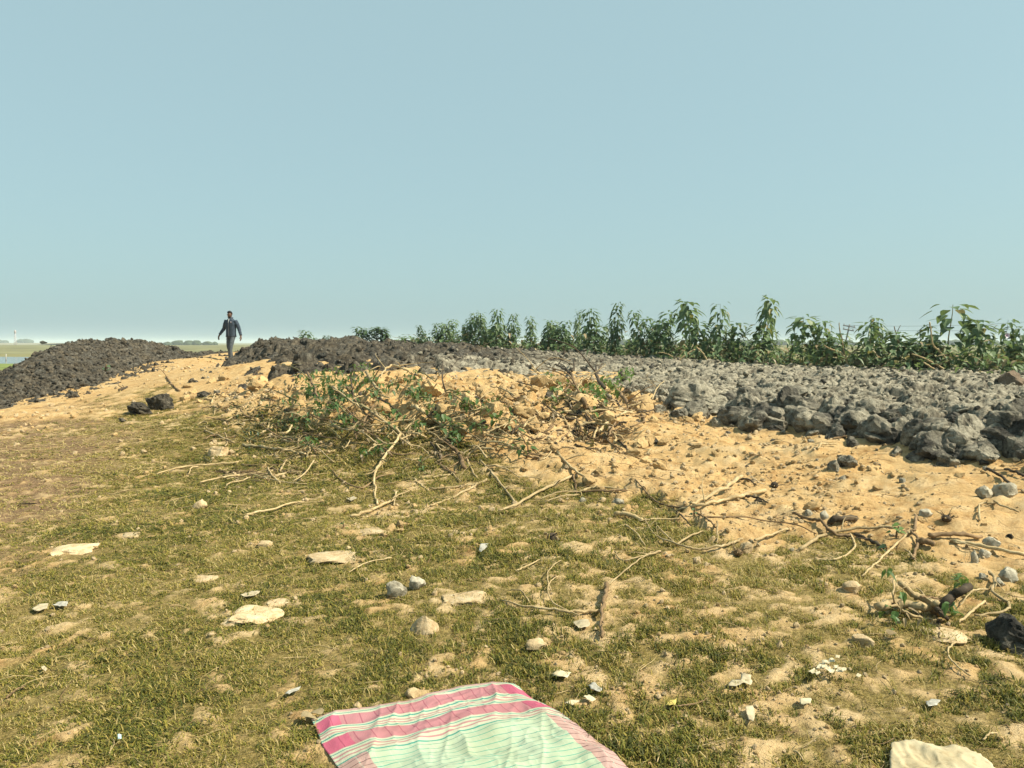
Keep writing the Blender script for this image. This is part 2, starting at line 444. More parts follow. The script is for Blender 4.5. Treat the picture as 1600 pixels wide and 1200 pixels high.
# ------------------------------------------------------------------ materials
def make_ground_mat():
    m, nt, b, out = mat('earth_and_turf')
    p = pos(nt)
    soil, sand, bare, dust = (attr(nt, a) for a in ('soil', 'sand', 'bare', 'dust'))
    far = attr(nt, 'far')
    n1 = noise(nt, p, 1.7, 6); n2 = noise(nt, p, 9, 6, .65); n3 = noise(nt, p, 48, 5, .7); n4 = noise(nt, p, 160, 3, .7)
    thatch = ramp(nt, n3, [(0.34, (0.10, 0.066, 0.022)), (0.5, (0.26, 0.178, 0.058)), (0.64, (0.48, 0.345, 0.135))])
    thatch = mix(nt, math_(nt, 'MULTIPLY', n2, .5), thatch, (0.185, 0.178, 0.034))
    orange = ramp(nt, n2, [(0.34, (0.35, 0.188, 0.062)), (0.46, (0.60, 0.380, 0.158)), (0.64, (0.76, 0.525, 0.245))])
    orange = mix(nt, ramp(nt, n3, [(.36, (0, 0, 0)), (.62, (1, 1, 1))]), mix(nt, 0.45, orange, (0.27, 0.15, 0.055)), orange)
    orange = mix(nt, ramp(nt, n1, [(.40, (0, 0, 0)), (.66, (.6, .6, .6))]), orange, (0.61, 0.43, 0.205))
    pale = ramp(nt, n3, [(0.3, (0.52, 0.36, 0.175)), (0.7, (0.72, 0.55, 0.315))])
    dusty = ramp(nt, n3, [(0.34, (0.10, 0.058, 0.028)), (0.5, (0.23, 0.142, 0.072)), (0.66, (0.42, 0.285, 0.155))])
    # chips of straw and dark humus in the thatch
    thatch = mix(nt, ramp(nt, n4, [(.34, (.8, .8, .8)), (.50, (0, 0, 0))]), thatch, (0.055, 0.042, 0.018))
    thatch = mix(nt, ramp(nt, n4, [(.56, (0, 0, 0)), (.70, (.7, .7, .7))]), thatch, (0.52, 0.41, 0.21))
    orange = mix(nt, ramp(nt, n4, [(.36, (.6, .6, .6)), (.52, (0, 0, 0))]), orange, mix(nt, .55, orange, (0.16, 0.085, 0.03)))
    dusty = mix(nt, ramp(nt, n4, [(.36, (.7, .7, .7)), (.52, (0, 0, 0))]), dusty, (.11, .068, .034))
    c = mix(nt, dust, thatch, dusty)
    c = mix(nt, math_(nt, 'MULTIPLY', bare, .75), c, mix(nt, .10, orange, pale))
    c = mix(nt, soil, c, orange)
    c = mix(nt, sand, c, mix(nt, ramp(nt, n1, [(.35, (0, 0, 0)), (.6, (1, 1, 1))]), orange, pale))
    # far plain: strips of pale stubble and green crop
    sep = N(nt, 'ShaderNodeSeparateXYZ'); nt.links.new(p, sep.inputs[0])
    mp = N(nt, 'ShaderNodeMapping'); nt.links.new(p, mp.inputs['Vector']); mp.inputs['Scale'].default_value = (.004, .03, 0)
    nf = noise(nt, mp.outputs['Vector'], 1.0, 4, .6)
    field = ramp(nt, nf, [(0.3, (0.12, 0.15, 0.035)), (0.5, (0.22, 0.20, 0.075)), (0.7, (0.30, 0.245, 0.115))])
    c = mix(nt, far, c, field)
    # the material's own bright grass band right beside the river
    nt.links.new(c, b.inputs['Base Color'])
    nb = bump(nt, b, n3, 0.8, 0.016)
    bump(nt, b, n4, 0.8, 0.007, nb)
    b.inputs['Roughness'].default_value = 0.95
    return m

def make_mud_mat(name, tone):
    m, nt, b, out = mat(name)
    p = pos(nt)
    n1 = noise(nt, p, 2.6, 6, .62); n2 = noise(nt, p, 11, 7, .68, .3); n3 = noise(nt, p, 55, 6, .72)
    r = rnd(nt)
    darks = ramp(nt, n2, [(0.34, (0.036, 0.034, 0.030)), (0.50, (0.105, 0.098, 0.082)), (0.66, (0.23, 0.212, 0.172))])
    brown = ramp(nt, n2, [(0.36, (0.042, 0.034, 0.024)), (0.50, (0.118, 0.096, 0.066)), (0.64, (0.235, 0.195, 0.136))])
    pale = ramp(nt, n2, [(0.36, (0.155, 0.138, 0.102)), (0.46, (0.41, 0.37, 0.275)), (0.60, (0.66, 0.60, 0.46))])
    if tone == 'sheet':
        dry = attr(nt, 'dry')
        k = math_(nt, 'ADD', dry, math_(nt, 'MULTIPLY', math_(nt, 'SUBTRACT', n1, .5), 2.4), clamp=True)
        c = mix(nt, k, mix(nt, ramp(nt, n1, [(.4, (0, 0, 0)), (.6, (1, 1, 1))]), brown, darks), pale)
        ck = attr(nt, 'crack')
        c = mix(nt, ck, mix(nt, .6, darks, brown), c)
    elif tone == 'grey':
        k = math_(nt, 'ADD', math_(nt, 'MULTIPLY', math_(nt, 'SUBTRACT', n1, .5), 4.0), math_(nt, 'MULTIPLY_ADD', r, 1.2, .10), clamp=True)
        c = mix(nt, k, darks, pale)
    elif tone == 'edge':
        k = math_(nt, 'ADD', math_(nt, 'MULTIPLY', math_(nt, 'SUBTRACT', n1, .5), 4.5), math_(nt, 'MULTIPLY_ADD', r, 1.2, .0), clamp=True)
        c = mix(nt, k, darks, pale)
    else:
        k = math_(nt, 'ADD', math_(nt, 'MULTIPLY', math_(nt, 'SUBTRACT', n1, .5), 1.6), math_(nt, 'MULTIPLY', r, .9), clamp=True)
        c = mix(nt, k, darks, brown)
    c = mix(nt, ramp(nt, n3, [(.62, (0, 0, 0)), (.78, (.75, .75, .75))]), c, mix(nt, .5, c, (0.46, .42, .34)))
    nt.links.new(c, b.inputs['Base Color'])
    n4 = noise(nt, p, 190, 4, .7)
    c = mix(nt, ramp(nt, n4, [(.38, (.75, .75, .75)), (.55, (0, 0, 0))]), c, mix(nt, .7, c, (.02, .019, .017)))
    nt.links.new(c, b.inputs['Base Color'])
    nb = bump(nt, b, n2, 0.7, 0.06)
    nb = bump(nt, b, n4, 0.7, 0.006, nb)
    bump(nt, b, n3, 1.0, 0.025, nb)
    b.inputs['Roughness'].default_value = 0.93
    b.inputs['Specular IOR Level'].default_value = .12
    return m

def make_lump_mat(name, stops, scale=14, spec=.2):
    m, nt, b, out = mat(name)
    p = objco(nt)
    n2 = noise(nt, p, scale, 6, .65); n3 = noise(nt, p, scale * 5, 5, .7)
    c = ramp(nt, n2, stops)
    c = mix(nt, ramp(nt, n3, [(.3, (.4, .4, .4)), (.5, (0, 0, 0))]), c, mix(nt, .4, c, (.2, .12, .05)))
    hsv = N(nt, 'ShaderNodeHueSaturation'); nt.links.new(c, hsv.inputs['Color'])
    nt.links.new(math_(nt, 'MULTIPLY_ADD', rnd(nt), .4, .8), hsv.inputs['Value'])
    nt.links.new(hsv.outputs['Color'], b.inputs['Base Color'])
    nb = bump(nt, b, n2, .5, .03); bump(nt, b, n3, .6, .01, nb)
    b.inputs['Specular IOR Level'].default_value = spec
    return m

def make_wood_mat(name, a, bb, cc):
    m, nt, b, out = mat(name)
    p = objco(nt)
    n2 = noise(nt, p, 9, 5, .65); n3 = noise(nt, p, 70, 4, .7)
    c = ramp(nt, n2, [(.3, a), (.52, bb), (.72, cc)])
    c = mix(nt, ramp(nt, n3, [(.35, (.7, .7, .7)), (.55, (0, 0, 0))]), c, mix(nt, .6, c, (.09, .06, .035)))
    hsv = N(nt, 'ShaderNodeHueSaturation'); nt.links.new(c, hsv.inputs['Color'])
    nt.links.new(math_(nt, 'MULTIPLY_ADD', rnd(nt), .35, .8), hsv.inputs['Value'])
    nt.links.new(hsv.outputs['Color'], b.inputs['Base Color'])
    bump(nt, b, n3, .6, .006)
    b.inputs['Roughness'].default_value = .8
    return m

def make_leaf_mat(name, a, bb, cc, src='OBJ', trans=.35):
    m, nt, b, out = mat(name)
    p = pos(nt)
    n2 = noise(nt, p, 5, 3, .6); n3 = noise(nt, p, 60, 3, .6)
    f = math_(nt, 'ADD', math_(nt, 'MULTIPLY', n2, .7), math_(nt, 'MULTIPLY_ADD', rnd(nt), .5, -.1), clamp=True)
    c = ramp(nt, f, [(.25, a), (.5, bb), (.78, cc)])
    c = mix(nt, ramp(nt, n3, [(.4, (.4, .4, .4)), (.6, (0, 0, 0))]), c, mix(nt, .5, c, (.02, .035, .015)))
    nt.links.new(c, b.inputs['Base Color'])
    b.inputs['Roughness'].default_value = .5
    b.inputs['Specular IOR Level'].default_value = .35
    t = N(nt, 'ShaderNodeBsdfTranslucent'); nt.links.new(mix(nt, .4, c, (.25, .32, .06)), t.inputs['Color'])
    ms = N(nt, 'ShaderNodeMixShader'); ms.inputs[0].default_value = trans
    nt.links.new(b.outputs['BSDF'], ms.inputs[1]); nt.links.new(t.outputs['BSDF'], ms.inputs[2])
    nt.links.new(ms.outputs['Shader'], out.inputs['Surface'])
    return m

def make_grass_mat():
    m, nt, b, out = mat('turf_blades')
    d = attr(nt, 'dry', 'INSTANCER')
    r = rnd(nt)
    ht = attr(nt, 'tip')
    f = math_(nt, 'ADD', math_(nt, 'ADD', d, math_(nt, 'MULTIPLY_ADD', r, .3, -.15)), math_(nt, 'MULTIPLY_ADD', attr(nt, 'tone'), .9, -.45), clamp=True)
    c = ramp(nt, f, [(0.0, (0.034, 0.054, 0.009)), (0.24, (0.165, 0.190, 0.020)), (.52, (0.350, 0.292, 0.043)), (.76, (.49, .36, .100)), (1.0, (0.63, 0.49, 0.22))])
    c = mix(nt, math_(nt, 'MULTIPLY', ht, .35), c, (.30, .27, .10))
    nt.links.new(c, b.inputs['Base Color'])
    b.inputs['Roughness'].default_value = .6
    t = N(nt, 'ShaderNodeBsdfTranslucent'); nt.links.new(c, t.inputs['Color'])
    ms = N(nt, 'ShaderNodeMixShader'); ms.inputs[0].default_value = .3
    nt.links.new(b.outputs['BSDF'], ms.inputs[1]); nt.links.new(t.outputs['BSDF'], ms.inputs[2])
    nt.links.new(ms.outputs['Shader'], out.inputs['Surface'])
    return m

def plain(name, col, rough=.8, var=.25, scale=30, spec=.25):
    m, nt, b, out = mat(name)
    n = noise(nt, objco(nt), scale, 4, .6)
    lo = tuple(x * (1 - var) for x in col); hi = tuple(min(1, x * (1 + var)) for x in col)
    nt.links.new(ramp(nt, n, [(.3, lo), (.7, hi)]), b.inputs['Base Color'])
    bump(nt, b, n, .3, .01)
    b.inputs['Roughness'].default_value = rough
    b.inputs['Specular IOR Level'].default_value = spec
    return m

M = {
    'ground': make_ground_mat(),
    'mud_sheet': make_mud_mat('cracked_mud', 'sheet'),
    'mud_grey': make_mud_mat('dry_grey_clod', 'grey'),
    'mud_edge': make_mud_mat('half_dried_clod', 'edge'),
    'mud_dark': make_mud_mat('damp_dark_clod', 'dark'),
    'orange': make_lump_mat('orange_earth_lump', [(.3, (.42, .265, .115)), (.5, (.58, .395, .185)), (.7, (.69, .505, .26))]),
    'sandlump': make_lump_mat('pale_earth_lump', [(.34, (.42, .29, .15)), (.5, (.60, .45, .26)), (.66, (.72, .585, .38))]),
    'greylump': make_lump_mat('pale_grey_lump', [(.34, (.20, .175, .125)), (.5, (.43, .39, .295)), (.66, (.62, .575, .45))], 16),
    'wood_pale': make_wood_mat('bleached_stem', (.36, .26, .13), (.53, .40, .21), (.66, .53, .31)),
    'wood_brown': make_wood_mat('brown_bark', (.14, .09, .045), (.25, .165, .085), (.36, .25, .14)),
    'wood_dark': make_wood_mat('dark_bark', (.035, .027, .017), (.075, .055, .035), (.14, .105, .065)),
    'wood_green': make_wood_mat('green_stem', (.12, .11, .045), (.21, .19, .08), (.30, .27, .13)),
    'leaf': make_leaf_mat('glory_leaf', (.075, .135, .062), (.150, .240, .105), (.250, .345, .155)),
    'leaf_yellow': make_leaf_mat('yellowing_leaf', (.16, .17, .035), (.29, .25, .06), (.40, .31, .10)),
    'leaf_mid': make_leaf_mat('scrub_leaf', (.06, .12, .035), (.12, .215, .058), (.20, .31, .09)),
    'leaf_fresh': make_leaf_mat('fresh_leaf', (.05, .11, .028), (.10, .20, .045), (.18, .30, .075)),
    'leaf_dry': make_leaf_mat('dry_leaf', (.20, .14, .07), (.34, .25, .13), (.47, .37, .21), trans=.2),
    'grass': make_grass_mat(),
}

# ------------------------------------------------------------------ object helpers
def link(o, parent=None):
    C.objects.link(o)
    if parent is not None:
        o.parent = parent
    return o
def mesh_obj(name, verts, faces, m=None, parent=None, smooth=True):
    me = bpy.data.meshes.new(name)
    me.from_pydata([tuple(v) for v in verts], [], [tuple(f) for f in faces])
    if smooth:
        me.polygons.foreach_set('use_smooth', np.ones(len(me.polygons), bool))
    if m is not None:
        me.materials.append(m)
    me.update()
    return link(bpy.data.objects.new(name, me), parent)
def tag(o, label=None, cat=None, group=None, kind=None):
    if label: o['label'] = label
    if cat: o['category'] = cat
    if group: o['group'] = group
    if kind: o['kind'] = kind
    return o
def empty(name, loc=(0, 0, 0), rz=0.0):
    o = bpy.data.objects.new(name, None)
    o.empty_display_size = .2
    o.location = loc; o.rotation_euler = (0, 0, rz)
    return link(o)
def grid_mesh(name, X, Y, Z, m, attrs=None, keep=None):
    r, c = X.shape
    idx = np.arange(r * c).reshape(r, c)
    f = np.stack([idx[:-1, :-1], idx[:-1, 1:], idx[1:, 1:], idx[1:, :-1]], -1).reshape(-1, 4)
    if keep is not None:
        kf = keep.ravel()[f].any(1)
        f = f[kf]
    used = np.unique(f)
    rm = np.full(r * c, -1); rm[used] = np.arange(len(used))
    f = rm[f]
    co = np.stack([X.ravel(), Y.ravel(), Z.ravel()], -1)[used]
    me = bpy.data.meshes.new(name)
    me.vertices.add(len(co)); me.vertices.foreach_set('co', co.astype(np.float32).ravel())
    me.loops.add(f.size); me.loops.foreach_set('vertex_index', f.astype(np.int32).ravel())
    me.polygons.add(len(f)); me.polygons.foreach_set('loop_start', np.arange(0, f.size, 4, dtype=np.int32))
    me.update(calc_edges=True)
    me.polygons.foreach_set('use_smooth', np.ones(len(f), bool))
    for k, a in (attrs or {}).items():
        at = me.attributes.new(k, 'FLOAT', 'POINT')
        at.data.foreach_set('value', a.ravel()[used].astype(np.float32))
    me.materials.append(m)
    me.validate()
    return link(bpy.data.objects.new(name, me))

def catmull(P, n):
    P = np.array(P, float)
    if len(P) == 2:
        t = np.linspace(0, 1, n)[:, None]
        return P[0] * (1 - t) + P[1] * t
    Q = np.vstack([2 * P[0] - P[1], P, 2 * P[-1] - P[-2]])
    out = []
    per = max(2, int(math.ceil(n / (len(P) - 1))))
    for k in range(len(P) - 1):
        a, b, c, d = Q[k:k + 4]
        for t in np.linspace(0, 1, per, endpoint=False):
            out.append(0.5 * (2 * b + (c - a) * t + (2 * a - 5 * b + 4 * c - d) * t * t + (-a + 3 * b - 3 * c + d) * t ** 3))
    out.append(P[-1])
    return np.array(out)
def tube_data(path, radii, seg=6, rng=None, gnarl=0.12):
    path = np.asarray(path, float); n = len(path)
    tan = np.gradient(path, axis=0); tan /= np.linalg.norm(tan, axis=1)[:, None] + 1e-9
    ref = np.array([0, 0, 1.0]) if abs(tan[0][2]) < .9 else np.array([1.0, 0, 0])
    V = []; F = []
    u = np.cross(tan[0], ref); u /= np.linalg.norm(u)
    for k in range(n):
        u = u - tan[k] * (u @ tan[k]); u /= np.linalg.norm(u) + 1e-9
        w = np.cross(tan[k], u)
        for s in range(seg):
            a = 2 * math.pi * s / seg
            rr = radii[k] * (1 + (rng.uniform(-gnarl, gnarl) if rng is not None else 0))
            V.append(path[k] + (u * math.cos(a) + w * math.sin(a)) * rr)
    for k in range(n - 1):
        for s in range(seg):
            s2 = (s + 1) % seg
            F.append((k * seg + s, k * seg + s2, (k + 1) * seg + s2, (k + 1) * seg + s))
    F.append(tuple(range(seg))[::-1]); F.append(tuple((n - 1) * seg + s for s in range(seg)))
    return V, F
class MB:
    def __init__(self): self.v = []; self.f = []
    def add(self, V, F):
        o = len(self.v); self.v.extend(V); self.f.extend([tuple(i + o for i in f) for f in F]); return self
    def build(self, name, m, parent=None, smooth=True):
        return mesh_obj(name, self.v, self.f, m, parent, smooth)

_ico = {}
def ico(sub):
    if sub not in _ico:
        bm = bmesh.new(); bmesh.ops.create_icosphere(bm, subdivisions=sub, radius=1.0)
        _ico[sub] = (np.array([v.co[:] for v in bm.verts]), [tuple(v.index for v in f.verts) for f in bm.faces]); bm.free()
    return _ico[sub]
def clod_mesh(name, seed, sub=3, planes=9, rough=.10, flat=.8, m=None, cut=.62, crack=1.0):
    rng = np.random.default_rng(seed)
    d, F = ico(sub)
    n = rng.normal(size=(planes, 3)); n /= np.linalg.norm(n, axis=1)[:, None]
    h = rng.uniform(cut, 1.0, planes)
    dots = d @ n.T
    r = np.where(dots > 0.05, h[None] / np.maximum(dots, .05), 9).min(1)
    r = np.minimum(r, 1.15)
    r = r * (1 + rough * 1.6 * fbm(d[:, 0] * 1.7 + seed, d[:, 1] * 1.7, 3, seed, d[:, 2] * 1.7) + rough * fbm(d[:, 0] * 5 + seed, d[:, 1] * 5, 2, seed + 5, d[:, 2] * 5))
    # cracks and crumbling edges
    for f_, a_, s_ in ((1.5, .13, 50), (3.2, .075, 60)):
        cr = np.abs(vnoise(d[:, 0] * f_ + seed, d[:, 1] * f_, seed + s_, d[:, 2] * f_))
        r = r - a_ * crack * (1 - sstep(0, .16, cr))
    r = r * (1 + .035 * crack * fbm(d[:, 0] * 11, d[:, 1] * 11, 2, seed + 9, d[:, 2] * 11))
    V = d * r[:, None] * np.array([1, rng.uniform(.7, 1), flat])
    me = bpy.data.meshes.new(name)
    me.from_pydata([tuple(v) for v in V], [], F)
    me.polygons.foreach_set('use_smooth', np.ones(len(me.polygons), bool))
    me.set_sharp_from_angle(angle=R(20))
    me.materials.append(m)
    return me

def leaf_arrays(fold=.3, curl=.28, width=1.0, heart=.06):
    ys = [0, .10, .28, .52, .78, 1.0]; ws = [.05, .20, .25, .185, .085, .004]
    V = []; F = []
    for y, w in zip(ys, ws):
        w *= width
        z0 = -curl * y * y
        back = heart if y == .10 else 0
        V += [(-w, y - back, z0 + fold * w), (0, y, z0), (w, y - back, z0 + fold * w)]
    for k in range(len(ys) - 1):
        a = k * 3; b = a + 3
        F += [(a, a + 1, b + 1, b), (a + 1, a + 2, b + 2, b + 1)]
    return np.array(V), F
LEAF = [leaf_arrays(), leaf_arrays(.5, .45, .8), leaf_arrays(.15, .12, 1.15)]
def basis(yax, up):
    y = np.asarray(yax, float); y = y / np.linalg.norm(y)
    x = np.cross(y, up); nx = np.linalg.norm(x)
    x = x / nx if nx > 1e-5 else np.array([1.0, 0, 0])
    z = np.cross(x, y)
    return np.stack([x, y, z], 1)
def leaves_mesh_data(items):
    """items: (pos, 3x3, size, kind)"""
    mb = MB()
    for p, B, s, k in items:
        V, F = LEAF[k]
        mb.add(list((V * s) @ B.T + p), F)
    return mb

# points that carry copies of small pieces: only for what nobody could count
def scatter(name, P, rot, scale, idx, dry, protos, label=None, cat=None, parent=None):
    col = bpy.data.collections.new(name + '_pieces')
    for k, o in enumerate(protos):
        col.objects.link(o)
    me = bpy.data.meshes.new(name)
    P = np.asarray(P, np.float32)
    me.vertices.add(len(P)); me.vertices.foreach_set('co', P.ravel())
    a = me.attributes.new('rot', 'FLOAT_VECTOR', 'POINT'); a.data.foreach_set('vector', np.asarray(rot, np.float32).ravel())
    scale = np.asarray(scale, np.float32)
    if scale.ndim == 1: scale = np.repeat(scale[:, None], 3, 1)
    a = me.attributes.new('size', 'FLOAT_VECTOR', 'POINT'); a.data.foreach_set('vector', np.ascontiguousarray(scale).ravel())
    a = me.attributes.new('pick', 'INT', 'POINT'); a.data.foreach_set('value', np.asarray(idx, np.int32))
    a = me.attributes.new('dry', 'FLOAT', 'POINT'); a.data.foreach_set('value', np.asarray(dry, np.float32))
    o = link(bpy.data.objects.new(name, me), parent)
    ng = bpy.data.node_groups.new(name + '_nodes', 'GeometryNodeTree')
    ng.interface.new_socket('Geometry', in_out='INPUT', socket_type='NodeSocketGeometry')
    ng.interface.new_socket('Geometry', in_out='OUTPUT', socket_type='NodeSocketGeometry')
    gi = ng.nodes.new('NodeGroupInput'); go = ng.nodes.new('NodeGroupOutput')
    iop = ng.nodes.new('GeometryNodeInstanceOnPoints')
    ci = ng.nodes.new('GeometryNodeCollectionInfo')
    ci.inputs['Collection'].default_value = col
    ci.inputs['Separate Children'].default_value = True
    ci.inputs['Reset Children'].default_value = True
    def na(t, n):
        q = ng.nodes.new('GeometryNodeInputNamedAttribute'); q.data_type = t; q.inputs['Name'].default_value = n
        return q.outputs['Attribute']
    L = ng.links
    L.new(gi.outputs[0], iop.inputs['Points']); L.new(ci.outputs[0], iop.inputs['Instance'])
    iop.inputs['Pick Instance'].default_value = True
    L.new(na('INT', 'pick'), iop.inputs['Instance Index'])
    er = ng.nodes.new('FunctionNodeEulerToRotation')
    L.new(na('FLOAT_VECTOR', 'rot'), er.inputs[0]); L.new(er.outputs[0], iop.inputs['Rotation'])
    L.new(na('FLOAT_VECTOR', 'size'), iop.inputs['Scale'])
    L.new(iop.outputs[0], go.inputs[0])
    md = o.modifiers.new('copies', 'NODES'); md.node_group = ng
    tag(o, label, cat, None, 'stuff')
    return o
def proto(name, me):
    return bpy.data.objects.new(name, me)

# ================================================================== THE SETTING
rng = np.random.default_rng(7)
ys = np.concatenate([np.geomspace(1.0, 34, 640), np.geomspace(34.4, 5200, 90)])
tt = np.linspace(-1, 1, 600); tt = np.sign(tt) * (0.72 * np.abs(tt) + 0.68 * np.abs(tt) ** 4)
Yg = np.repeat(ys[:, None], len(tt), 1)
Xg = tt[None] * (Yg + 1.5)
zb_ = ground_base(Xg, Yg)
mk = masks(Xg, Yg, zb_)
Zg = ground_h(Xg, Yg, m=mk)
farm = sstep(34, 60, np.hypot(Xg, Yg))
farm = np.maximum(farm, sstep(-.55, -.8, zb_) * sstep(20, 30, Yg))
ground = grid_mesh('ground', Xg, Yg, Zg, M['ground'], {'soil': mk[0], 'sand': mk[1], 'bare': mk[2], 'dust': mk[3], 'far': farm})
tag(ground, kind='structure')

ysb = np.geomspace(6.0, 35, 440); tb = np.linspace(-0.78, 1.25, 620)
Yb = np.repeat(ysb[:, None], len(tb), 1); Xb = tb[None] * (Yb + 1.0)
Zb, s2b, leftb, crackb, cidb = bank_h(Xb, Yb, True)
ub, vb = to_pix(Xb, Yb, Zb)
# the flat top at the right has dried pale; the newer heap at the left and the ridge at the back are still dark
dryb = 1.25 - 1.6 * sstep(1.0, -3.5, Xb) - 1.0 * sstep(17.5, 20.5, Yb + .5 * Xb * (Xb > 0)) * sstep(7, 2.5, Xb) + 0.35 * (cidb - .5) + .25 * fbm(Xb * .5, Yb * .5, 3, 77)
mud_bank = grid_mesh('mud_bank', Xb, Yb, Zb, M['mud_sheet'], {'dry': np.clip(dryb, -.5, 1), 'crack': np.clip(crackb, 0, 1)}, keep=(s2b > -0.5))
tag(mud_bank, kind='structure')

xm = np.arange(-17.0, -9.6, 0.055); ym = np.arange(14.0, 32, 0.06)
Xm, Ym = np.meshgrid(xm, ym)
Zm = mound_h(Xm, Ym)
gm = ground_h(Xm, Ym)
cidm, cm_ = slabs(Xm * 3.2, Ym * 3.2, 53)
mound = grid_mesh('earth_mound', Xm, Ym, Zm, M['mud_sheet'], {'dry': -0.40 + .22 * cidm + .2 * fbm(Xm, Ym, 3, 3), 'crack': sstep(0, .12, cm_)}, keep=(Zm > gm - 0.25))
tag(mound, kind='structure')

# river on the low plain at the left
m_w, nt, b, out = mat('river_water')
b.inputs['Base Color'].default_value = (.10, .12, .12, 1); b.inputs['Roughness'].default_value = .12; b.inputs['Specular IOR Level'].default_value = .5
mpn = N(nt, 'ShaderNodeMapping'); nt.links.new(pos(nt), mpn.inputs['Vector']); mpn.inputs['Scale'].default_value = (.5, 2.0, 1)
bump(nt, b, noise(nt, mpn.outputs['Vector'], .8, 3), .15, .05)
wx = np.linspace(-420, -46, 40)
wv = []; wf = []
for k, x in enumerate(wx):
    e = 6 * math.sin(x * .03) + 3 * math.sin(x * .11)
    wv += [(x, 88 + e - (x + 60) * .06, -0.96), (x, 124 + e * .6 - (x + 60) * .10, -0.96)]
    if k: wf.append((2 * k - 2, 2 * k, 2 * k + 1, 2 * k - 1))
tag(mesh_obj('river', wv, wf, m_w), kind='structure')
# bright grass shore in front of the river and the low levee behind it
shore_m = plain('shore_grass', (.17, .21, .045), .95, .3, .4)
levee_m = plain('levee_grass', (.20, .19, .085), .95, .35, .12)
def strip(name, x0, x1, prof, m, n=60, wig=2.0, seed=0):
    V = []; F = []
    xs = np.linspace(x0, x1, n)
    for k, x in enumerate(xs):
        e = wig * float(vnoise(np.array([x * .05]), np.array([seed * 3.3]), seed)[0])
        for (y, z) in prof:
            V.append((x, y - (x + 60) * .08 + e, z + .15 * float(vnoise(np.array([x * .1]), np.array([y]), seed + 1)[0]) * (1 if z > -.8 else 0)))
    q = len(prof)
    for k in range(n - 1):
        for j in range(q - 1):
            F.append((k * q + j, (k + 1) * q + j, (k + 1) * q + j + 1, k * q + j + 1))
    return mesh_obj(name, V, F, m)
tag(strip('river_shore', -300, -30, [(66, -1.1), (68, -.9), (84, -.9), (89, -1.1)], shore_m, seed=4), kind='structure')
tag(strip('levee', -900, 400, [(150, -1.1), (176, .05), (300, .35), (310, -1.1)], levee_m, n=90, seed=8), kind='structure')
tag(strip('sand_flat', -1200, -300, [(420, -1.05), (470, .72), (700, .86), (720, -1.05)], plain('far_sand', (.30, .285, .20), .95, .1, .05), n=60, seed=9), kind='structure')

# far woods: a low mass on the horizon
def far_wood(name, label, x0, x1, y, h, n, seed, mt):
    r = np.random.default_rng(seed); mb = MB(); d, F = ico(2)
    for k in range(n):
        x = r.uniform(x0, x1); s = h * r.uniform(.45, 1.0)
        rr = 1 + .35 * fbm(d[:, 0] * 2 + k, d[:, 1] * 2, 3, seed + k, d[:, 2] * 2)
        mb.add(list(d * rr[:, None] * np.array([s * r.uniform(.7, 1.5), s * .8, s * .62]) + np.array([x, y + r.uniform(-30, 30), -1 + s * .42])), F)
    o = mb.build(name, mt, smooth=False)
    return tag(o, label, 'trees', None, 'stuff')
m_wood, nt, b, out = mat('far_foliage')
nt.links.new(ramp(nt, noise(nt, pos(nt), .35, 5, .7), [(.35, (.02, .035, .015)), (.65, (.075, .10, .04))]), b.inputs['Base Color'])
far_wood('distant_woods', 'hazy far wood on the horizon behind the shrubs', 90, 1000, 620, 5.0, 260, 3, m_wood)
far_wood('distant_treeline', 'hazy low treeline beyond the river and levee', -1700, -740, 1150, 8, 150, 5, m_wood)
far_wood('distant_thicket', 'far low thicket beyond the small dark ridge by the path', -260, -225, 560, 4.0, 14, 6, m_wood)

# haze: one closed box of even thin air
HZ = bpy.data.meshes.new('haze')
bmh = bmesh.new(); bmesh.ops.create_cube(bmh, size=1.0)
for vv in bmh.verts:
    vv.co = Vector((vv.co.x * 15200, vv.co.y * 11000, -2.6 if vv.co.z < 0 else 13.0))
bmh.to_mesh(HZ); bmh.free()
hm = bpy.data.materials.new('thin_haze'); hm.use_nodes = True
hm.node_tree.nodes.clear()
ho = hm.node_tree.nodes.new('ShaderNodeOutputMaterial'); hv = hm.node_tree.nodes.new('ShaderNodeVolumePrincipled')
hv.inputs['Color'].default_value = (.74, .85, .90, 1); hv.inputs['Density'].default_value = 0.00048; hv.inputs['Anisotropy'].default_value = 0.0
hm.node_tree.links.new(hv.outputs['Volume'], ho.inputs['Volume'])
HZ.materials.append(hm)
haze = link(bpy.data.objects.new('haze', HZ))
tag(haze, 'thin pale haze over the whole plain', 'haze', None, 'stuff')

# ================================================================== CLODS
CG = [clod_mesh('clod', 100 + k, 4, 6 + k % 3, .09, .8, M['mud_grey'], .46) for k in range(8)]
CGe = [clod_mesh('clod', 180 + k, 4, 6 + k % 3, .09, .8, M['mud_edge'], .46, 1.0) for k in range(8)]
CGs = [clod_mesh('small_clod', 140 + k, 3, 8, .15, .75, M['mud_grey'], .6) for k in range(6)]
CD = [clod_mesh('dark_clod', 200 + k, 3, 8, .16, .8, M['mud_dark'], .62) for k in range(7)]
CO = [clod_mesh('earth_lump', 240 + k, 3, 9, .17, .75, M['orange'], .6) for k in range(7)]

def place_part(name, me, p, r, parent, rng, sink=.35, tilt=.5, lift=None):
    o = bpy.data.objects.new(name, me)
    o.location = (p[0], p[1], p[2] + r * (.6 - sink if lift is None else lift))
    o.rotation_euler = (rng.uniform(-tilt, tilt), rng.uniform(-tilt, tilt), rng.uniform(0, 6.28))
    q = r * rng.uniform(.9, 1.1)
    o.scale = (q * rng.uniform(.9, 1.2), q, q * rng.uniform(.85, 1.15))
    return link(o, parent)

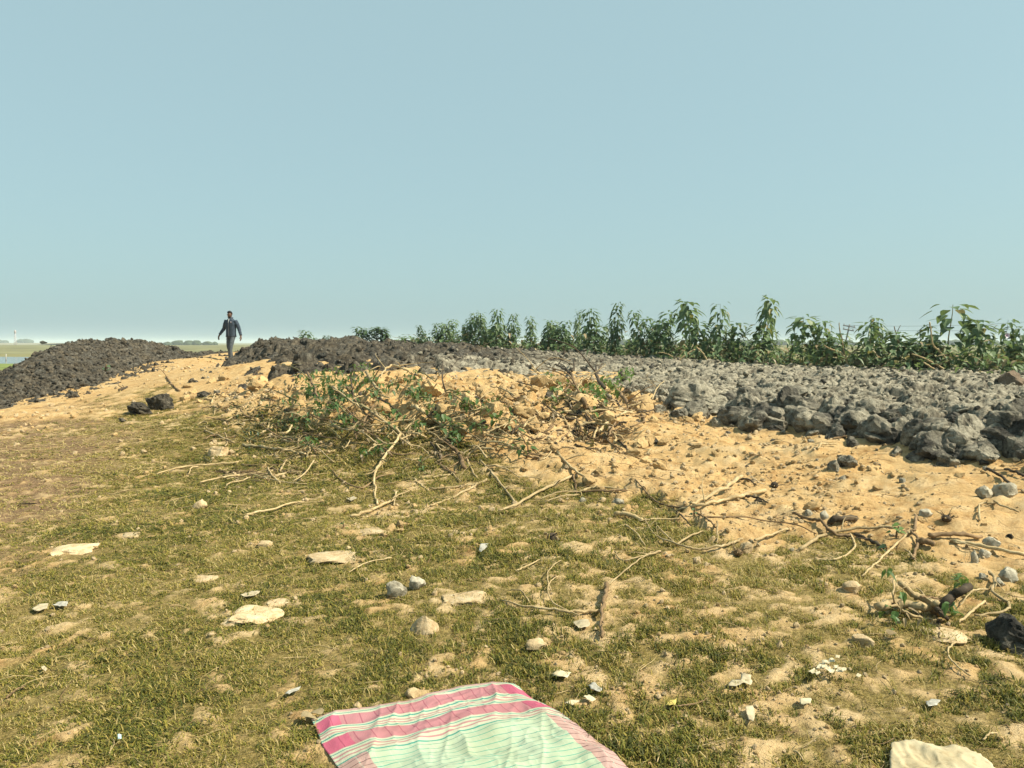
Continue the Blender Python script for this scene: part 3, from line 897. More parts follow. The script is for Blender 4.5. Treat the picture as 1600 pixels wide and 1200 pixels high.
# the big clods that stand along the front edge of the bank, read from the photograph: centre and radius in px
EDGE = [(1030, 640, 9), (1042, 618, 15), (1080, 617, 23), (1100, 634, 13), (1058, 646, 12), (1128, 640, 15), (1155, 653, 18), (1182, 660, 17), (1140, 622, 13), (1170, 618, 16), (1198, 643, 22), (1228, 650, 14),
    (1253, 640, 19), (1240, 612, 13), (1293, 660, 27), (1296, 640, 22), (1318, 630, 12), (1345, 640, 24), (1348, 664, 22), (1372, 682, 15), (1392, 672, 27), (1418, 640, 14), (1432, 668, 16), (1440, 690, 17),
    (1468, 698, 27), (1466, 668, 18), (1500, 706, 15), (1516, 680, 31), (1545, 712, 12), (1556, 690, 20), (1580, 666, 20), (1600, 706, 30), (1596, 650, 22), (1490, 655, 14), (1570, 640, 14), (1120, 660, 9), (1210, 668, 9),
    (1268, 676, 8), (1330, 690, 9), (1400, 704, 10), (1428, 712, 9), (1478, 722, 12), (1000, 622, 10), (985, 612, 9), (960, 600, 10), (1015, 606, 12), (1620, 680, 28), (1640, 720, 26)]
rc = np.random.default_rng(11)
for k, (u, v, r) in enumerate(EDGE):
    p = hit(u, v + r * .5)
    rad = r * 1.36 * depth_of(p) / F_PX
    place_part('clod', (CGe if u > 1320 or k % 3 == 0 else CG)[k % 8], p, rad, mud_bank, rc, .45, .6, lift=.14)
# and the broken face behind and above them
TOE_V = ([985, 1050, 1100, 1160, 1230, 1260, 1350, 1400, 1480, 1540, 1640], [612, 640, 655, 668, 666, 676, 692, 702, 724, 716, 714])
for k in range(64):
    u = 1000 + 640 * ((k + rc.random() * .8) / 64); tv = float(np.interp(u, *TOE_V)); H = float(np.interp(u, [1000, 1100, 1350, 1600], [26, 46, 62, 70]))
    v = tv - H * rc.uniform(.12, .80); r = rc.uniform(.20, .40) * H
    p = hit(u, v + r * .4)
    rad = r * 1.3 * depth_of(p) / F_PX
    place_part('clod', (CG if rc.random() < .62 else CGe)[k % 8], p, rad, mud_bank, rc, .45, .7, lift=.16)
# clods all over the top of the bank
n = 0; tries = 0
while n < 50 and tries < 4000:
    tries += 1
    u = rc.uniform(950, 1640); v = rc.uniform(572, 705)
    p = hit(u, v, b_ras)
    s = float(bank_s(np.array([p[0]]), np.array([p[1]]))[0])
    if s < .25 or p[1] > 22: continue
    if rc.random() > .35 + .65 * (v - 570) / 120: continue
    rad = (4.5 + abs(rc.normal(0, 4.0))) * depth_of(p) / F_PX * (1.15 if v > 610 else 1.0)
    rad = min(rad, .22)
    place_part('clod', CG[int(rc.integers(8))] if rad > .09 else CGs[int(rc.integers(6))], p, rad, mud_bank, rc, .5, .35, lift=.0).scale.z *= .6
    n += 1
n = 0; tries = 0
while n < 62 and tries < 4000:
    tries += 1
    u = rc.uniform(352, 960); v = rc.uniform(533, 600)
    p = hit(u, v, b_ras)
    s = float(bank_s(np.array([p[0]]), np.array([p[1]]))[0])
    if s < .1 or p[1] > 27: continue
    rad = (4.0 + abs(rc.normal(0, 2.2))) * depth_of(p) / F_PX
    place_part('clod', CD[int(rc.integers(7))], p, rad, mud_bank, rc, .5, .7, lift=.22)
    n += 1
# the mound at the left
n = 0; tries = 0
while n < 150 and tries < 4000:
    tries += 1
    u = rc.uniform(-30, 330); v = rc.uniform(525, 628)
    p = hit(u, v, m_ras)
    if p[1] > 33 or p[2] < float(ground_h(np.array([p[0]]), np.array([p[1]]))[0]) - .02: continue
    rad = (2.8 + abs(rc.normal(0, 2.0))) * depth_of(p) / F_PX
    place_part('clod', CD[int(rc.integers(7))], p, rad, mound, rc, .5, .7, lift=.2)
    n += 1
# lumps of the dug orange earth in front of the bank
LUMP = [(680, 606, 20), (668, 602, 13), (700, 604, 12), (600, 640, 12), (760, 612, 18), (745, 655, 16), (700, 638, 16), (735, 625, 15), (770, 640, 20), (800, 615, 14), (850, 598, 18), (900, 600, 17), (915, 598, 12),
    (870, 596, 16), (1000, 632, 20), (1015, 628, 14), (985, 622, 14), (998, 641, 15), (960, 650, 14), (790, 660, 16), (820, 640, 18), (830, 662, 14), (850, 650, 13), (810, 690, 13), (840, 672, 10), (720, 668, 12),
    (1090, 650, 12), (1075, 655, 9), (1000, 690, 14), (1015, 686, 12), (990, 705, 12), (1035, 690, 9), (870, 700, 10), (640, 652, 9), (580, 628, 10), (560, 650, 8), (430, 620, 8), (410, 594, 10), (400, 602, 12), (395, 590, 8), (420, 600, 9),
    (350, 590, 8), (330, 595, 7), (375, 610, 7), (300, 612, 6), (290, 622, 7), (310, 626, 6), (345, 632, 6), (365, 598, 6), (1010, 720, 8), (960, 725, 7), (935, 735, 9), (920, 750, 9), (940, 762, 8), (650, 812, 8), (630, 818, 9), (610, 824, 8), (600, 836, 7), (560, 842, 7), (625, 828, 6)]
ro = np.random.default_rng(12)
for k, (u, v, r) in enumerate(LUMP):
    p = hit(u, v + r * .5, g_ras)
    rad = r * depth_of(p) / F_PX * 1.05
    place_part('earth_lump', CO[k % 7], p, rad, ground, ro, .5, .5, lift=.25)
n = 0; tries = 0
while n < 210 and tries < 6000:
    tries += 1
    u = ro.uniform(270, 1600); v = ro.uniform(585, 850)
    p = hit(u, v, g_ras)
    mm = masks(np.array([p[0]]), np.array([p[1]]), ground_base(np.array([p[0]]), np.array([p[1]])))
    if mm[0][0] < .6 or float(bank_s(np.array([p[0]]), np.array([p[1]]))[0]) > 0: continue
    if ro.random() > .12 + mm[4][0]: continue
    rad = (2.8 + abs(ro.normal(0, 3.4))) * depth_of(p) / F_PX
    place_part('earth_lump', (CO[k % 7] if ro.random() < .86 else CD[0]), p, rad, ground, ro, .5, .6, lift=.2); k += 1
    n += 1

# crumbs: what nobody could count
def crumb_protos(mt, seeds, nm):
    return [proto(nm, clod_mesh(nm, s, 1 if k % 2 else 2, 7, .12, .75, mt, .6)) for k, s in enumerate(seeds)]
def rand_rot(n, r, tilt=1.0):
    return np.stack([r.uniform(-tilt, tilt, n), r.uniform(-tilt, tilt, n), r.uniform(0, 6.28, n)], 1)
rs = np.random.default_rng(21)
def fan_points(n, y0, y1, r, tlim=.85, power=.5):
    """points spread over the ground, more per square metre near the viewer"""
    q = r.uniform(0, 1, n)
    y = y0 * (y1 / y0) ** (q ** power)
    t = r.uniform(-tlim, tlim, n)
    return t * (y + .6), y
# on the bank
x, y = fan_points(26000, 6.5, 30, rs, 1.0, 1.0)
s = bank_s(x, y); ok = s > -0.05
x, y = x[ok], y[ok]; z = bank_h(x, y)
size = (0.008 + 0.034 * rs.random(len(x)) ** 4) * np.clip(y / 9, .8, 2.0)
greyish = x > -1 + rs.normal(0, 1.5, len(x))
prot = crumb_protos(M['mud_grey'], range(300, 304), 'grey_crumb') + crumb_protos(M['mud_dark'], range(310, 314), 'mud_crumb')
# collection order is by name: grey_crumb* first, then mud_crumb*
pick = np.where(greyish, rs.integers(0, 4, len(x)), rs.integers(4, 8, len(x)))
scatter('mud_crumbs', np.stack([x, y, z + size * .3], 1), rand_rot(len(x), rs), size, pick, np.zeros(len(x)), prot, 'loose crumbs of mud strewn over the dark bank', 'rubble')
# on the mound
x = rs.uniform(-15.6, -9.8, 16000); y = rs.uniform(14.5, 31, 16000)
z = mound_h(x, y); ok = z > ground_h(x, y) - .03
x, y, z = x[ok], y[ok], z[ok]; size = (.012 + .045 * rs.random(len(x)) ** 4)
scatter('mound_crumbs', np.stack([x, y, z + size * .3], 1), rand_rot(len(x), rs), size, rs.integers(0, 4, len(x)), np.zeros(len(x)), crumb_protos(M['mud_dark'], range(320, 324), 'dark_crumb'), 'loose dark crumbs strewn over the earth mound', 'rubble')
# on the dug orange earth and bare spots
x, y = fan_points(170000, 1.8, 24, rs, .85, .75)
zb = ground_base(x, y); mm = masks(x, y, zb)
den = np.clip(mm[0] * (.28 + .6 * mm[4]) + .30 * mm[2] + .38 * mm[1] + .03, 0, 1) * np.where(mm[5] < 330, .35, 1)
patch = np.clip(.75 + 1.4 * fbm(x * .8, y * .8, 3, 91), .1, 1.4)
ok = (rs.random(len(x)) < den * patch) & (bank_s(x, y) < .1)
x, y = x[ok], y[ok]; z = ground_h(x, y)
size = (.0035 + .024 * rs.random(len(x)) ** 5) * np.clip(y / 6, .5, 2.0)
pk = np.where(rs.random(len(x)) < .35, rs.integers(0, 4, len(x)), rs.integers(4, 7, len(x)))
scatter('soil_crumbs', np.stack([x, y, z + size * .25], 1), rand_rot(len(x), rs), size, pk, np.zeros(len(x)),
        crumb_protos(M['orange'], range(330, 334), 'earth_crumb') + crumb_protos(M['sandlump'], range(340, 343), 'pale_crumb'), 'loose crumbs of orange earth over the dug slope', 'rubble')
x, y = fan_points(7000, 5.5, 20, rs, .8, 1.0)
s = bank_s(x, y); ok = (s < 0) & (s > -1.3) & (rs.random(len(x)) < np.exp(s * 2.2)) & (x > -9)
x, y = x[ok], y[ok]; z = ground_h(x, y); size = (.010 + .05 * rs.random(len(x)) ** 4) * np.clip(y / 9, .7, 1.6)
scatter('fallen_mud_crumbs', np.stack([x, y, z + size * .25], 1), rand_rot(len(x), rs), size, rs.integers(0, 4, len(x)), np.zeros(len(x)), crumb_protos(M['mud_grey'], range(350, 354), 'fallen_crumb'), 'grey crumbs fallen from the mud bank onto the orange slope', 'rubble')

# ================================================================== TURF
def tuft(name, seed, nb, h, spread, lean, w):
    r = np.random.default_rng(seed); V = []; F = []; T = []; TN = []
    for k in range(nb):
        a = r.uniform(0, 6.28); rad = spread * math.sqrt(r.random())
        bx, by = rad * math.cos(a), rad * math.sin(a)
        d = r.uniform(0, 6.28); L = h * r.uniform(.5, 1.15); ln = lean * r.uniform(.3, 1.3)
        ww = w * r.uniform(.7, 1.3)
        dx, dy = math.cos(d), math.sin(d); px, py = -dy * ww, dx * ww
        z1 = L * .6 * math.cos(ln * .6); o1 = L * .6 * math.sin(ln * .6)
        z2 = z1 + L * .5 * math.cos(ln * 1.5); o2 = o1 + L * .5 * math.sin(ln * 1.5)
        n0 = len(V)
        V += [(bx - px, by - py, -.006), (bx + px, by + py, -.006), (bx + dx * o1 + px * .8, by + dy * o1 + py * .8, z1), (bx + dx * o1 - px * .8, by + dy * o1 - py * .8, z1), (bx + dx * o2, by + dy * o2, max(z2, .004))]
        F += [(n0, n0 + 1, n0 + 2, n0 + 3), (n0 + 3, n0 + 2, n0 + 4)]
        T += [0, 0, .6, .6, 1]; TN += [r.random()] * 5
    me = bpy.data.meshes.new(name); me.from_pydata(V, [], F); me.materials.append(M['grass'])
    a = me.attributes.new('tip', 'FLOAT', 'POINT'); a.data.foreach_set('value', np.array(T, np.float32))
    a = me.attributes.new('tone', 'FLOAT', 'POINT'); a.data.foreach_set('value', np.array(TN, np.float32))
    return proto(name, me)
tufts = [tuft('turf_a%d' % k, 400 + k, 12, .026, .032, 1.65, .0023) for k in range(4)] + [tuft('turf_b%d' % k, 410 + k, 15, .046, .035, 1.4, .0025) for k in range(3)] + [tuft('turf_c%d' % k, 420 + k, 10, .060, .08, 1.65, .0019) for k in range(2)]
rg = np.random.default_rng(31)
ON_CLOTH = [(484, 1133), (575, 1110), (645, 1094), (745, 1076), (808, 1080), (860, 1107), (975, 1203), (1060, 1330), (590, 1330), (528, 1203)]
def off_cloth(u, v):
    return (poly_sd(u, v, ON_CLOTH) < -2) & (poly_sd(u, v, [(1394, 1180), (1415, 1175), (1510, 1186), (1580, 1230), (1480, 1250), (1400, 1240)]) < 0)
x, y = fan_points(360000, 1.7, 17, rg, 1.0, .60)
zb = ground_base(x, y); mm = masks(x, y, zb)
cover = (1 - sstep(.0, .7, mm[0])) * (1 - .88 * mm[1]) * (1 - .72 * mm[2]) * (1 - .80 * mm[3])
clump = fbm(x * 2.1, y * 2.1, 4, 61); clump2 = fbm(x * .6, y * .6, 3, 62)
u_, v_ = mm[5], mm[6]
rightness = sstep(350, 1250, u_)
cover *= np.clip(.64 + .45 * clump - .28 * rightness + .9 * fbm(x * 6.5, y * 6.5, 2, 63) + 1.1 * vnoise(x * 17, y * 17, 64), .03, 1)
ok = (rg.random(len(x)) < cover) & (bank_s(x, y) < -.1) & (mm[0] < .45) & off_cloth(mm[5], mm[6])
x, y, clump, clump2, mm2, rightness, u_ = x[ok], y[ok], clump[ok], clump2[ok], [a[ok] for a in mm], rightness[ok], u_[ok]
z = ground_h(x, y)
size = rg.uniform(.7, 1.25, len(x)) * np.clip(y / 4.5, .85, 2.0) * (1 + .4 * np.clip(clump, -.3, .6))
size = np.stack([size, size, size * np.clip(3.2 / y, .34, .85) * (1 - .35 * sstep(900, 300, u_))], 1)
tall = rg.random(len(x)) < np.clip(.03 + .45 * rightness * np.clip(.5 + clump * 1.5, 0, 1), 0, 1)
pick = np.where(tall, rg.integers(4, 7, len(x)), np.where(rg.random(len(x)) < .22, rg.integers(7, 9, len(x)), rg.integers(0, 4, len(x))))
dry = .35 + .50 * mm2[3] + .28 * mm2[2] + .5 * mm2[0] - .30 * clump - .45 * clump2 + rg.normal(0, .24, len(x)) - .30 * sstep(1430, 1580, u_) * sstep(1000, 1080, mm2[6]) + np.where(pick >= 7, .3, 0) - .10 * sstep(650, 350, u_) * sstep(900, 760, mm2[6])
scatter('grass', np.stack([x, y, z], 1), np.stack([rg.uniform(-.15, .15, len(x)), rg.uniform(-.15, .15, len(x)), rg.uniform(0, 6.28, len(x))], 1), size, pick, np.clip(dry, 0, 1), tufts, 'short patchy grass, part green and part dried, over the foreground', 'grass')
print('turf tufts', len(x), time.time() - T0)

# bits of straw and chips lying about
def straw(name, seed, L, w):
    r = np.random.default_rng(seed)
    P = np.array([(-L / 2, 0, 0), (-L / 6, r.uniform(-.1, .1) * L, .03 * L), (L / 6, r.uniform(-.1, .1) * L, .05 * L), (L / 2, r.uniform(-.15, .15) * L, 0)])
    V, F = tube_data(catmull(P, 7), np.linspace(w, w * .5, len(catmull(P, 7))), 4, r, .1)
    me = bpy.data.meshes.new(name); me.from_pydata([tuple(v) for v in V], [], F); me.materials.append(M['wood_pale'] if seed % 3 else M['wood_brown'])
    return proto(name, me)
straws = [straw('straw_%d' % k, 500 + k, .16, .0019) for k in range(5)]
x, y = fan_points(14000, 1.8, 13, rg, .8, .8)
zb = ground_base(x, y); mm = masks(x, y, zb)
brushy = np.exp(-((mm[5] - 700) / 330) ** 2 - ((mm[6] - 735) / 75) ** 2)
p_ = .10 + .5 * brushy + .12 * sstep(600, 1200, mm[5]) - .05 * sstep(300, 100, mm[5])
ok = (rg.random(len(x)) < p_ * .8) & (bank_s(x, y) < -.05) & off_cloth(mm[5], mm[6])
x, y = x[ok], y[ok]; z = ground_h(x, y)
scatter('straw_litter', np.stack([x, y, z + .012], 1), np.stack([rg.uniform(-.15, .15, len(x)), rg.uniform(-.25, .25, len(x)), rg.uniform(0, 6.28, len(x))], 1), rg.uniform(.35, 1.5, len(x)) * np.clip(y / 6, .7, 1.6), rg.integers(0, 5, len(x)), np.zeros(len(x)), straws, 'bits of dry straw and twig chips strewn on the ground', 'litter')

# ================================================================== SHRUBS BEHIND THE BANK
def shrub_shape(seed, H, n_stems, n_leaves, leaf, spread=.22, low=.3, top_tuft=True):
    """stems as tubes and a list of leaves (position, axes, size, kind)"""
    r = np.random.default_rng(seed); stems = []; leaves = []
    for s in range(n_stems):
        h = H * (1 if s == 0 else r.uniform(.6, .92)); a = r.uniform(0, 6.28)
        bx, by = r.uniform(-.07, .07, 2); lx, ly = math.cos(a) * spread * r.uniform(.4, 1), math.sin(a) * spread * r.uniform(.4, 1)
        k1, k2 = r.uniform(-.05, .05, 2)
        P = np.array([(bx + lx * t ** 1.6 + k1 * math.sin(5 * t), by + ly * t ** 1.6 + k2 * math.sin(4 * t), h * t) for t in np.linspace(0, 1, 9)])
        P[0, 2] = -.12
        stems.append((P, np.linspace(.013, .004, 9)))
        m = int(n_leaves * (1 if s == 0 else .7))
        for q in range(m):
            t = low + (1 - low) * ((q + r.random()) / m) ** .8
            t = min(t, 1.0)
            i = t * 8; i0 = min(int(i), 7); p = P[i0] + (P[i0 + 1] - P[i0]) * (i - i0)
            az = q * 2.4 + r.uniform(-.5, .5)
            out = np.array([math.cos(az), math.sin(az), 0])
            pet = leaf * r.uniform(.45, 1.15) * (1.2 - .40 * t)
            drop = r.uniform(.05, .45) if t > .92 else r.uniform(.2, .95)
            base = p + out * pet + np.array([0, 0, pet * r.uniform(-.1, .5)])
            ax = out * math.cos(drop) + np.array([0, 0, -math.sin(drop)]) + r.normal(0, .12, 3)
            sz = leaf * r.uniform(.75, 1.2) * (.75 if t > .96 else 1.0)
            leaves.append((base, basis(ax, np.array([0, 0, 1.0]) + out * .4), sz, int(r.integers(3))))
    return stems, leaves

PROTO_H = 1.6
def shrub_proto(seed, single, **kw):
    stems, leaves = shrub_shape(seed, PROTO_H, **kw)
    r = np.random.default_rng(seed + 1)
    d = {'stems': [], 'leaves': []}
    for P, rad in stems:
        V, F = tube_data(P, rad, 5, r, .08)
        me = bpy.data.meshes.new('stem'); me.from_pydata([tuple(v) for v in V], [], F); me.materials.append(M['wood_green'])
        d['stems'].append(me)
    if single:
        d['leaves'] = leaves
    else:
        mb = leaves_mesh_data(leaves)
        me = bpy.data.meshes.new('foliage'); me.from_pydata([tuple(v) for v in mb.v], [], mb.f); me.materials.append(M['leaf'])
        d['foliage'] = me
    return d
leaf_me = []
for k, (V, F) in enumerate(LEAF):
    for mname in ('leaf', 'leaf_yellow', 'leaf_dry'):
        me = bpy.data.meshes.new('leaf'); me.from_pydata([tuple(v) for v in V], [], F); me.materials.append(M[mname]); leaf_me.append(me)

def build_shrub(d, p, h, rz, lean=(0, 0), label=None, group=None, widen=1.0, seed=0, yellow=.07, bare_low=False):
    root = empty('shrub', (p[0], p[1], p[2]))
    s = h / PROTO_H; widen *= 1.22 + .25 * math.sin(seed * 2.3)
    root.rotation_euler = (lean[1], lean[0], rz)
    root.scale = (s * widen, s * widen, s)
    tag(root, label, 'shrub', group)
    r = np.random.default_rng(seed)
    for me in d['stems']:
        link(bpy.data.objects.new('stem', me), root)
    if 'foliage' in d:
        tag(link(bpy.data.objects.new('foliage', d['foliage']), root), kind='stuff')
    for (b, B, sz, k) in d['leaves']:
        q = r.random(); low = b[2] < .75
        j = 2 if (q < (.14 if low else .01)) else (1 if q < (.22 if low else yellow * .6) else 0)
        o = bpy.data.objects.new('leaf', leaf_me[k * 3 + j])
        Mx = Matrix(((B[0][0], B[0][1], B[0][2], b[0]), (B[1][0], B[1][1], B[1][2], b[1]), (B[2][0], B[2][1], B[2][2], b[2]), (0, 0, 0, 1)))
        link(o, root)
        o.matrix_local = Mx @ Matrix.Scale(sz, 4)
    return root

# height of the row's feet: foot px row by photograph column
def foot_v(u):
    return float(np.interp(u, [480, 560, 700, 900, 1050, 1180, 1300, 1500, 1600], [534, 541, 546, 553, 566, 572, 577, 584, 586]))
def foot_y(u):
    return float(np.interp(u, [480, 560, 700, 900, 1050, 1180, 1300, 1500, 1600], [27, 28.5, 27.5, 25.5, 22.5, 20.8, 19.4, 18.2, 17.8]))

PS = [shrub_proto(600 + k, True, n_stems=(1, 2, 2, 3, 1)[k], n_leaves=(78, 64, 54, 42, 38)[k], leaf=(.25, .25, .225, .235, .25)[k], spread=(.14, .3, .36, .45, .12)[k], low=(.3, .28, .3, .25, .34)[k]) for k in range(5)]
PF = [shrub_proto(640 + k, False, n_stems=2 + k % 2, n_leaves=84, leaf=.185 + .02 * (k % 3), spread=.26 + .06 * (k % 3), low=.12) for k in range(6)]
# (column, top row, prototype kind, lean, widen, label)
ROWS = [
    (1598, 512, 'S', 1, .0, .9, 'leafy shrub cut by the right edge of the view on the bank top'),
    (1572, 500, 'S', 4, .05, .9, 'slender shrub bearing the single pale pink flower on the bank top'),
    (1540, 499, 'S', 0, .02, 1.3, 'broad drooping shrub with bright top leaves just left of the pink flowered one'),
    (1492, 476, 'S', 4, .03, 1.25, 'tallest right hand shrub with few big dark leaves standing well above the row'),
    (1450, 511, 'S', 3, -.22, .9, 'thin shrub with bent pale stems leaning beside the tall dark leaved shrub'),
    (1440, 522, 'S', 3, .05, 1.2, 'low broad light green shrub above fallen bare stems'),
    (1410, 518, 'S', 0, .02, .9, 'small single stemmed drooping shrub standing alone above a low gap'),
    (1372, 497, 'S', 0, .04, .8, 'upright shrub with a yellowing tip just right of the power pole'),
    (1346, 503, 'S', 2, .0, 1.0, 'grey green drooping shrub touching the power pole from the right'),
    (1298, 521, 'S', 1, .1, 1.0, 'short shrub just left of the power pole'),
    (1280, 503, 'S', 1, .08, .9, 'shrub with wide spreading top leaves left of the power pole'),
    (1253, 495, 'S', 0, .0, 1.0, 'full drooping shrub with a rounded yellowish crown right of a gap'),
    (1207, 466, 'S', 0, .20, .7, 'tallest thin shrub leaning to the right above the row'),
    (1182, 507, 'S', 2, .0, 1.1, 'bushy shrub at the foot of the tall leaning thin one'),
    (1145, 504, 'S', 1, .08, .8, 'shrub with leaves hanging over the gap left of the bushy one'),
    (1125, 475, 'S', 2, .05, .9, 'tall shrub with arching top, second tallest of its cluster'),
    (1105, 503, 'S', 1, .0, 1.0, 'mid height shrub between the two tall ones in the middle cluster'),
    (1081, 470, 'S', 0, .03, .85, 'tall narrow shrub with layered leaves, tallest of the middle cluster'),
    (1048, 515, 'F', 0, .05, .8, 'low shrub at the left foot of the tall narrow layered one'),
    (1027, 486, 'F', 1, .04, .9, 'wide crowned shrub right of the narrow gap in the row'),
    (998, 487, 'F', 2, -.02, .8, 'shrub with a bare stalk right at the edge of the narrow gap'),
    (958, 473, 'F', 3, .02, .8, 'tall layered shrub left of the narrow gap'),
    (925, 484, 'F', 4, -.02, .9, 'dense shrub left of the tall layered one'),
    (900, 486, 'F', 0, .0, .6, 'slim single shrub standing free in the row'),
    (870, 501, 'F', 1, .0, .8, 'mid height shrub with one orange leaf cluster'),
    (855, 500, 'F', 5, .0, .8, 'shrub just left of the one with orange leaves'), (830, 496, 'F', 2, .0, .8, 'rightmost shrub of the crowded left stretch of the row'), (798, 490, 'F', 3, .0, .8, 'shrub right of the highest crown of the crowded left stretch'),
    (776, 483, 'F', 4, .0, .8, 'shrub with the highest crown of the crowded left stretch'), (757, 489, 'F', 5, .0, .7, 'shrub just left of the highest crown of the crowded left stretch'), (744, 488, 'F', 0, .0, .7, 'second shrub left of the highest crown of the crowded left stretch'),
    (728, 497, 'F', 1, .0, .8, 'third shrub left of the highest crown of the crowded left stretch'), (703, 500, 'F', 2, .0, .8, 'second shrub from the left end of the dense row'), (689, 505, 'F', 3, .0, .7, 'shrub at the very left end of the dense row'),
    (660, 508, 'F', 4, .0, .7, 'small shrub standing just left of the dense row'),
    (602, 511, 'F', 5, .06, 1.2, 'rightmost of the four small shrubs far left of the row'),
    (582, 512, 'F', 0, .0, 1.2, 'second from right of the four small shrubs far left of the row'),
    (567, 510, 'F', 1, .0, 1.2, 'second from left of the four small shrubs far left of the row'),
    (552, 525, 'F', 2, .0, 1.2, 'leftmost and lowest of the four small shrubs far left of the row'),
    (509, 524, 'F', 3, .0, 1.2, 'tiny shrub peeping over the dark bank right of the yellowish one'),
    (482, 517, 'F', 4, .1, 1.2, 'small yellowish shrub peeping over the dark bank nearest the person'),
]
rp = np.random.default_rng(41)
GRP = 'shrubs growing along the back of the mud bank'
FILL = 'dense leafy green shrub in the crowded left half of the row'
def on_bank(u, y, v=None):
    x = (u - 800.0) / F_PX * y * 1.0
    return np.array([x, y, float(top_h(x, y)[0])])
flower_at = None
for k, (u, vt, kind, pi, lean, wd, lab) in enumerate(ROWS):
    y = foot_y(u) + rp.uniform(-.5, .5)
    p = on_bank(u, y); p[2] -= .05
    ztop = at_depth(u, vt, y)[2]
    h = max(ztop - p[2], .4)
    d = PS[pi] if kind == 'S' else PF[pi]
    p[0] -= lean * h * .8
    build_shrub(d, p, h * 1.0 / max(math.cos(lean), .9), rp.uniform(0, 6.28) if abs(lean) < .01 else 0.0, (lean, rp.uniform(-.06, .06)), lab or FILL, GRP, wd / max(h / PROTO_H, .55) * .95 if h < 1.2 else wd, 700 + k)
# lower shrubs filling the row behind the tall ones, each named by the tall one it stands behind
HANDLE = {1598: 'shrub at the right edge of the view', 1572: 'pink flowered shrub', 1540: 'broad drooping shrub with bright top leaves', 1492: 'tall shrub with big dark leaves', 1440: 'low broad light green shrub', 1410: 'small lone drooping shrub', 1372: 'upright shrub with a yellowing tip',
    1346: 'grey green shrub by the power pole', 1298: 'short shrub by the power pole', 1280: 'shrub with wide spreading top leaves', 1253: 'drooping shrub with rounded yellowish crown', 1207: 'tallest thin leaning shrub', 1182: 'bushy shrub under the tall leaning one', 1145: 'shrub hanging over the gap', 1125: 'tall shrub with arching top',
    1081: 'tall narrow layered shrub', 1027: 'wide crowned shrub by the narrow gap', 998: 'shrub with a bare stalk', 958: 'tall layered shrub by the narrow gap', 925: 'dense shrub left of the tall layered one', 900: 'slim free standing shrub', 870: 'shrub with orange leaves', 830: 'rightmost shrub of the crowded stretch',
    776: 'highest crown of the crowded stretch', 744: 'shrub two left of the highest crown', 703: 'second shrub of the dense row', 660: 'small shrub left of the dense row'}
k = 0
for hu, hn in HANDLE.items():
    for side, du in (('left', -15), ('right', 15)):
        u = hu + du + rp.uniform(-4, 4)
        if 1215 < u < 1238 or 1468 < u < 1484 or 966 < u < 985 or 612 < u < 655: continue
        if (hu in (660, 900) or hu > 1000) and side == 'right': continue
        if hu in (1027, 1125, 1207, 1253, 1346, 1410, 1492, 1572, 958, 830): continue
        k += 1
        y = foot_y(u) + rp.uniform(.6, 2.6)
        p = on_bank(u, y); p[2] -= .05
        base_top = np.interp(u, [640, 672, 720, 960, 1060, 1200, 1320, 1600], [530, 520, 508, 512, 520, 524, 536, 530])
        h = max(at_depth(u, base_top + rp.uniform(-4, 14), y)[2] - p[2], .35)
        build_shrub(PF[int(rp.integers(6))], p, h, rp.uniform(0, 6.28), (rp.uniform(-.1, .1), rp.uniform(-.1, .1)), 'low shrub behind and just %s of the %s' % (side, hn), GRP, 1.35, 800 + k)
# undergrowth at the shrubs' feet
LV = []; LD = []
for k in range(6500):
    u = rp.uniform(620, 1640); y = foot_y(u) + rp.normal(0.6, .9)
    p = np.array([(u - 800.0) / F_PX * y, y, 0])
    az = rp.uniform(0, 6.28); out = np.array([math.cos(az), math.sin(az), rp.uniform(-.9, .5)])
    LV.append((p, basis(out, np.array([0, 0, 1.0])), rp.uniform(.12, .26), int(rp.integers(3))))
xs = np.array([a[0][0] for a in LV]); ysv = np.array([a[0][1] for a in LV]); zs = top_h(xs, ysv) + np.abs(rp.normal(.0, .30, len(LV))) * np.interp(xs, [-6, -1, 3], [.5, .85, 1.0])
LV = [(np.array([a, b, c]), l[1], l[2], l[3]) for a, b, c, l in zip(xs, ysv, zs, LV)]
ug = leaves_mesh_data(LV[:5200]).build('undergrowth', M['leaf'], smooth=False)
tag(ug, 'low green undergrowth at the feet of the shrubs', 'undergrowth', None, 'stuff')
dg_ = leaves_mesh_data(LV[5200:]).build('withered_undergrowth', M['leaf_dry'], smooth=False)
tag(dg_, 'withered tan leaves at the feet of the shrubs', 'undergrowth', None, 'stuff')

# the pale pink flower
yf = foot_y(1572) - .3; pf = at_depth(1573, 524, yf)
mb = MB()
for k in range(5):
    a = k * 6.283 / 5; b2 = a + 6.283 / 5; am = (a + b2) / 2
    mb.add([np.array([0, 0, 0]), np.array([math.cos(a) * .05, -.03, math.sin(a) * .05]), np.array([math.cos(am) * .068, -.035, math.sin(am) * .068]), np.array([math.cos(b2) * .05, -.03, math.sin(b2) * .05])], [(0, 1, 2, 3)])
m_pet = plain('petal', (.82, .66, .74), .6, .08)
shr = [o for o in C.objects if o.get('label', '').startswith('slender shrub bearing')][0]
bpy.context.view_layer.update()
fl = mb.build('flower', m_pet, None)
fl.parent = shr
fl.matrix_world = Matrix.Translation(Vector(pf))
th = MB(); V, F = ico(1); th.add(list(V * .015 + np.array([0, -.012, 0])), F)
tho = th.build('flower_throat', plain('throat', (.45, .08, .22), .7), fl)

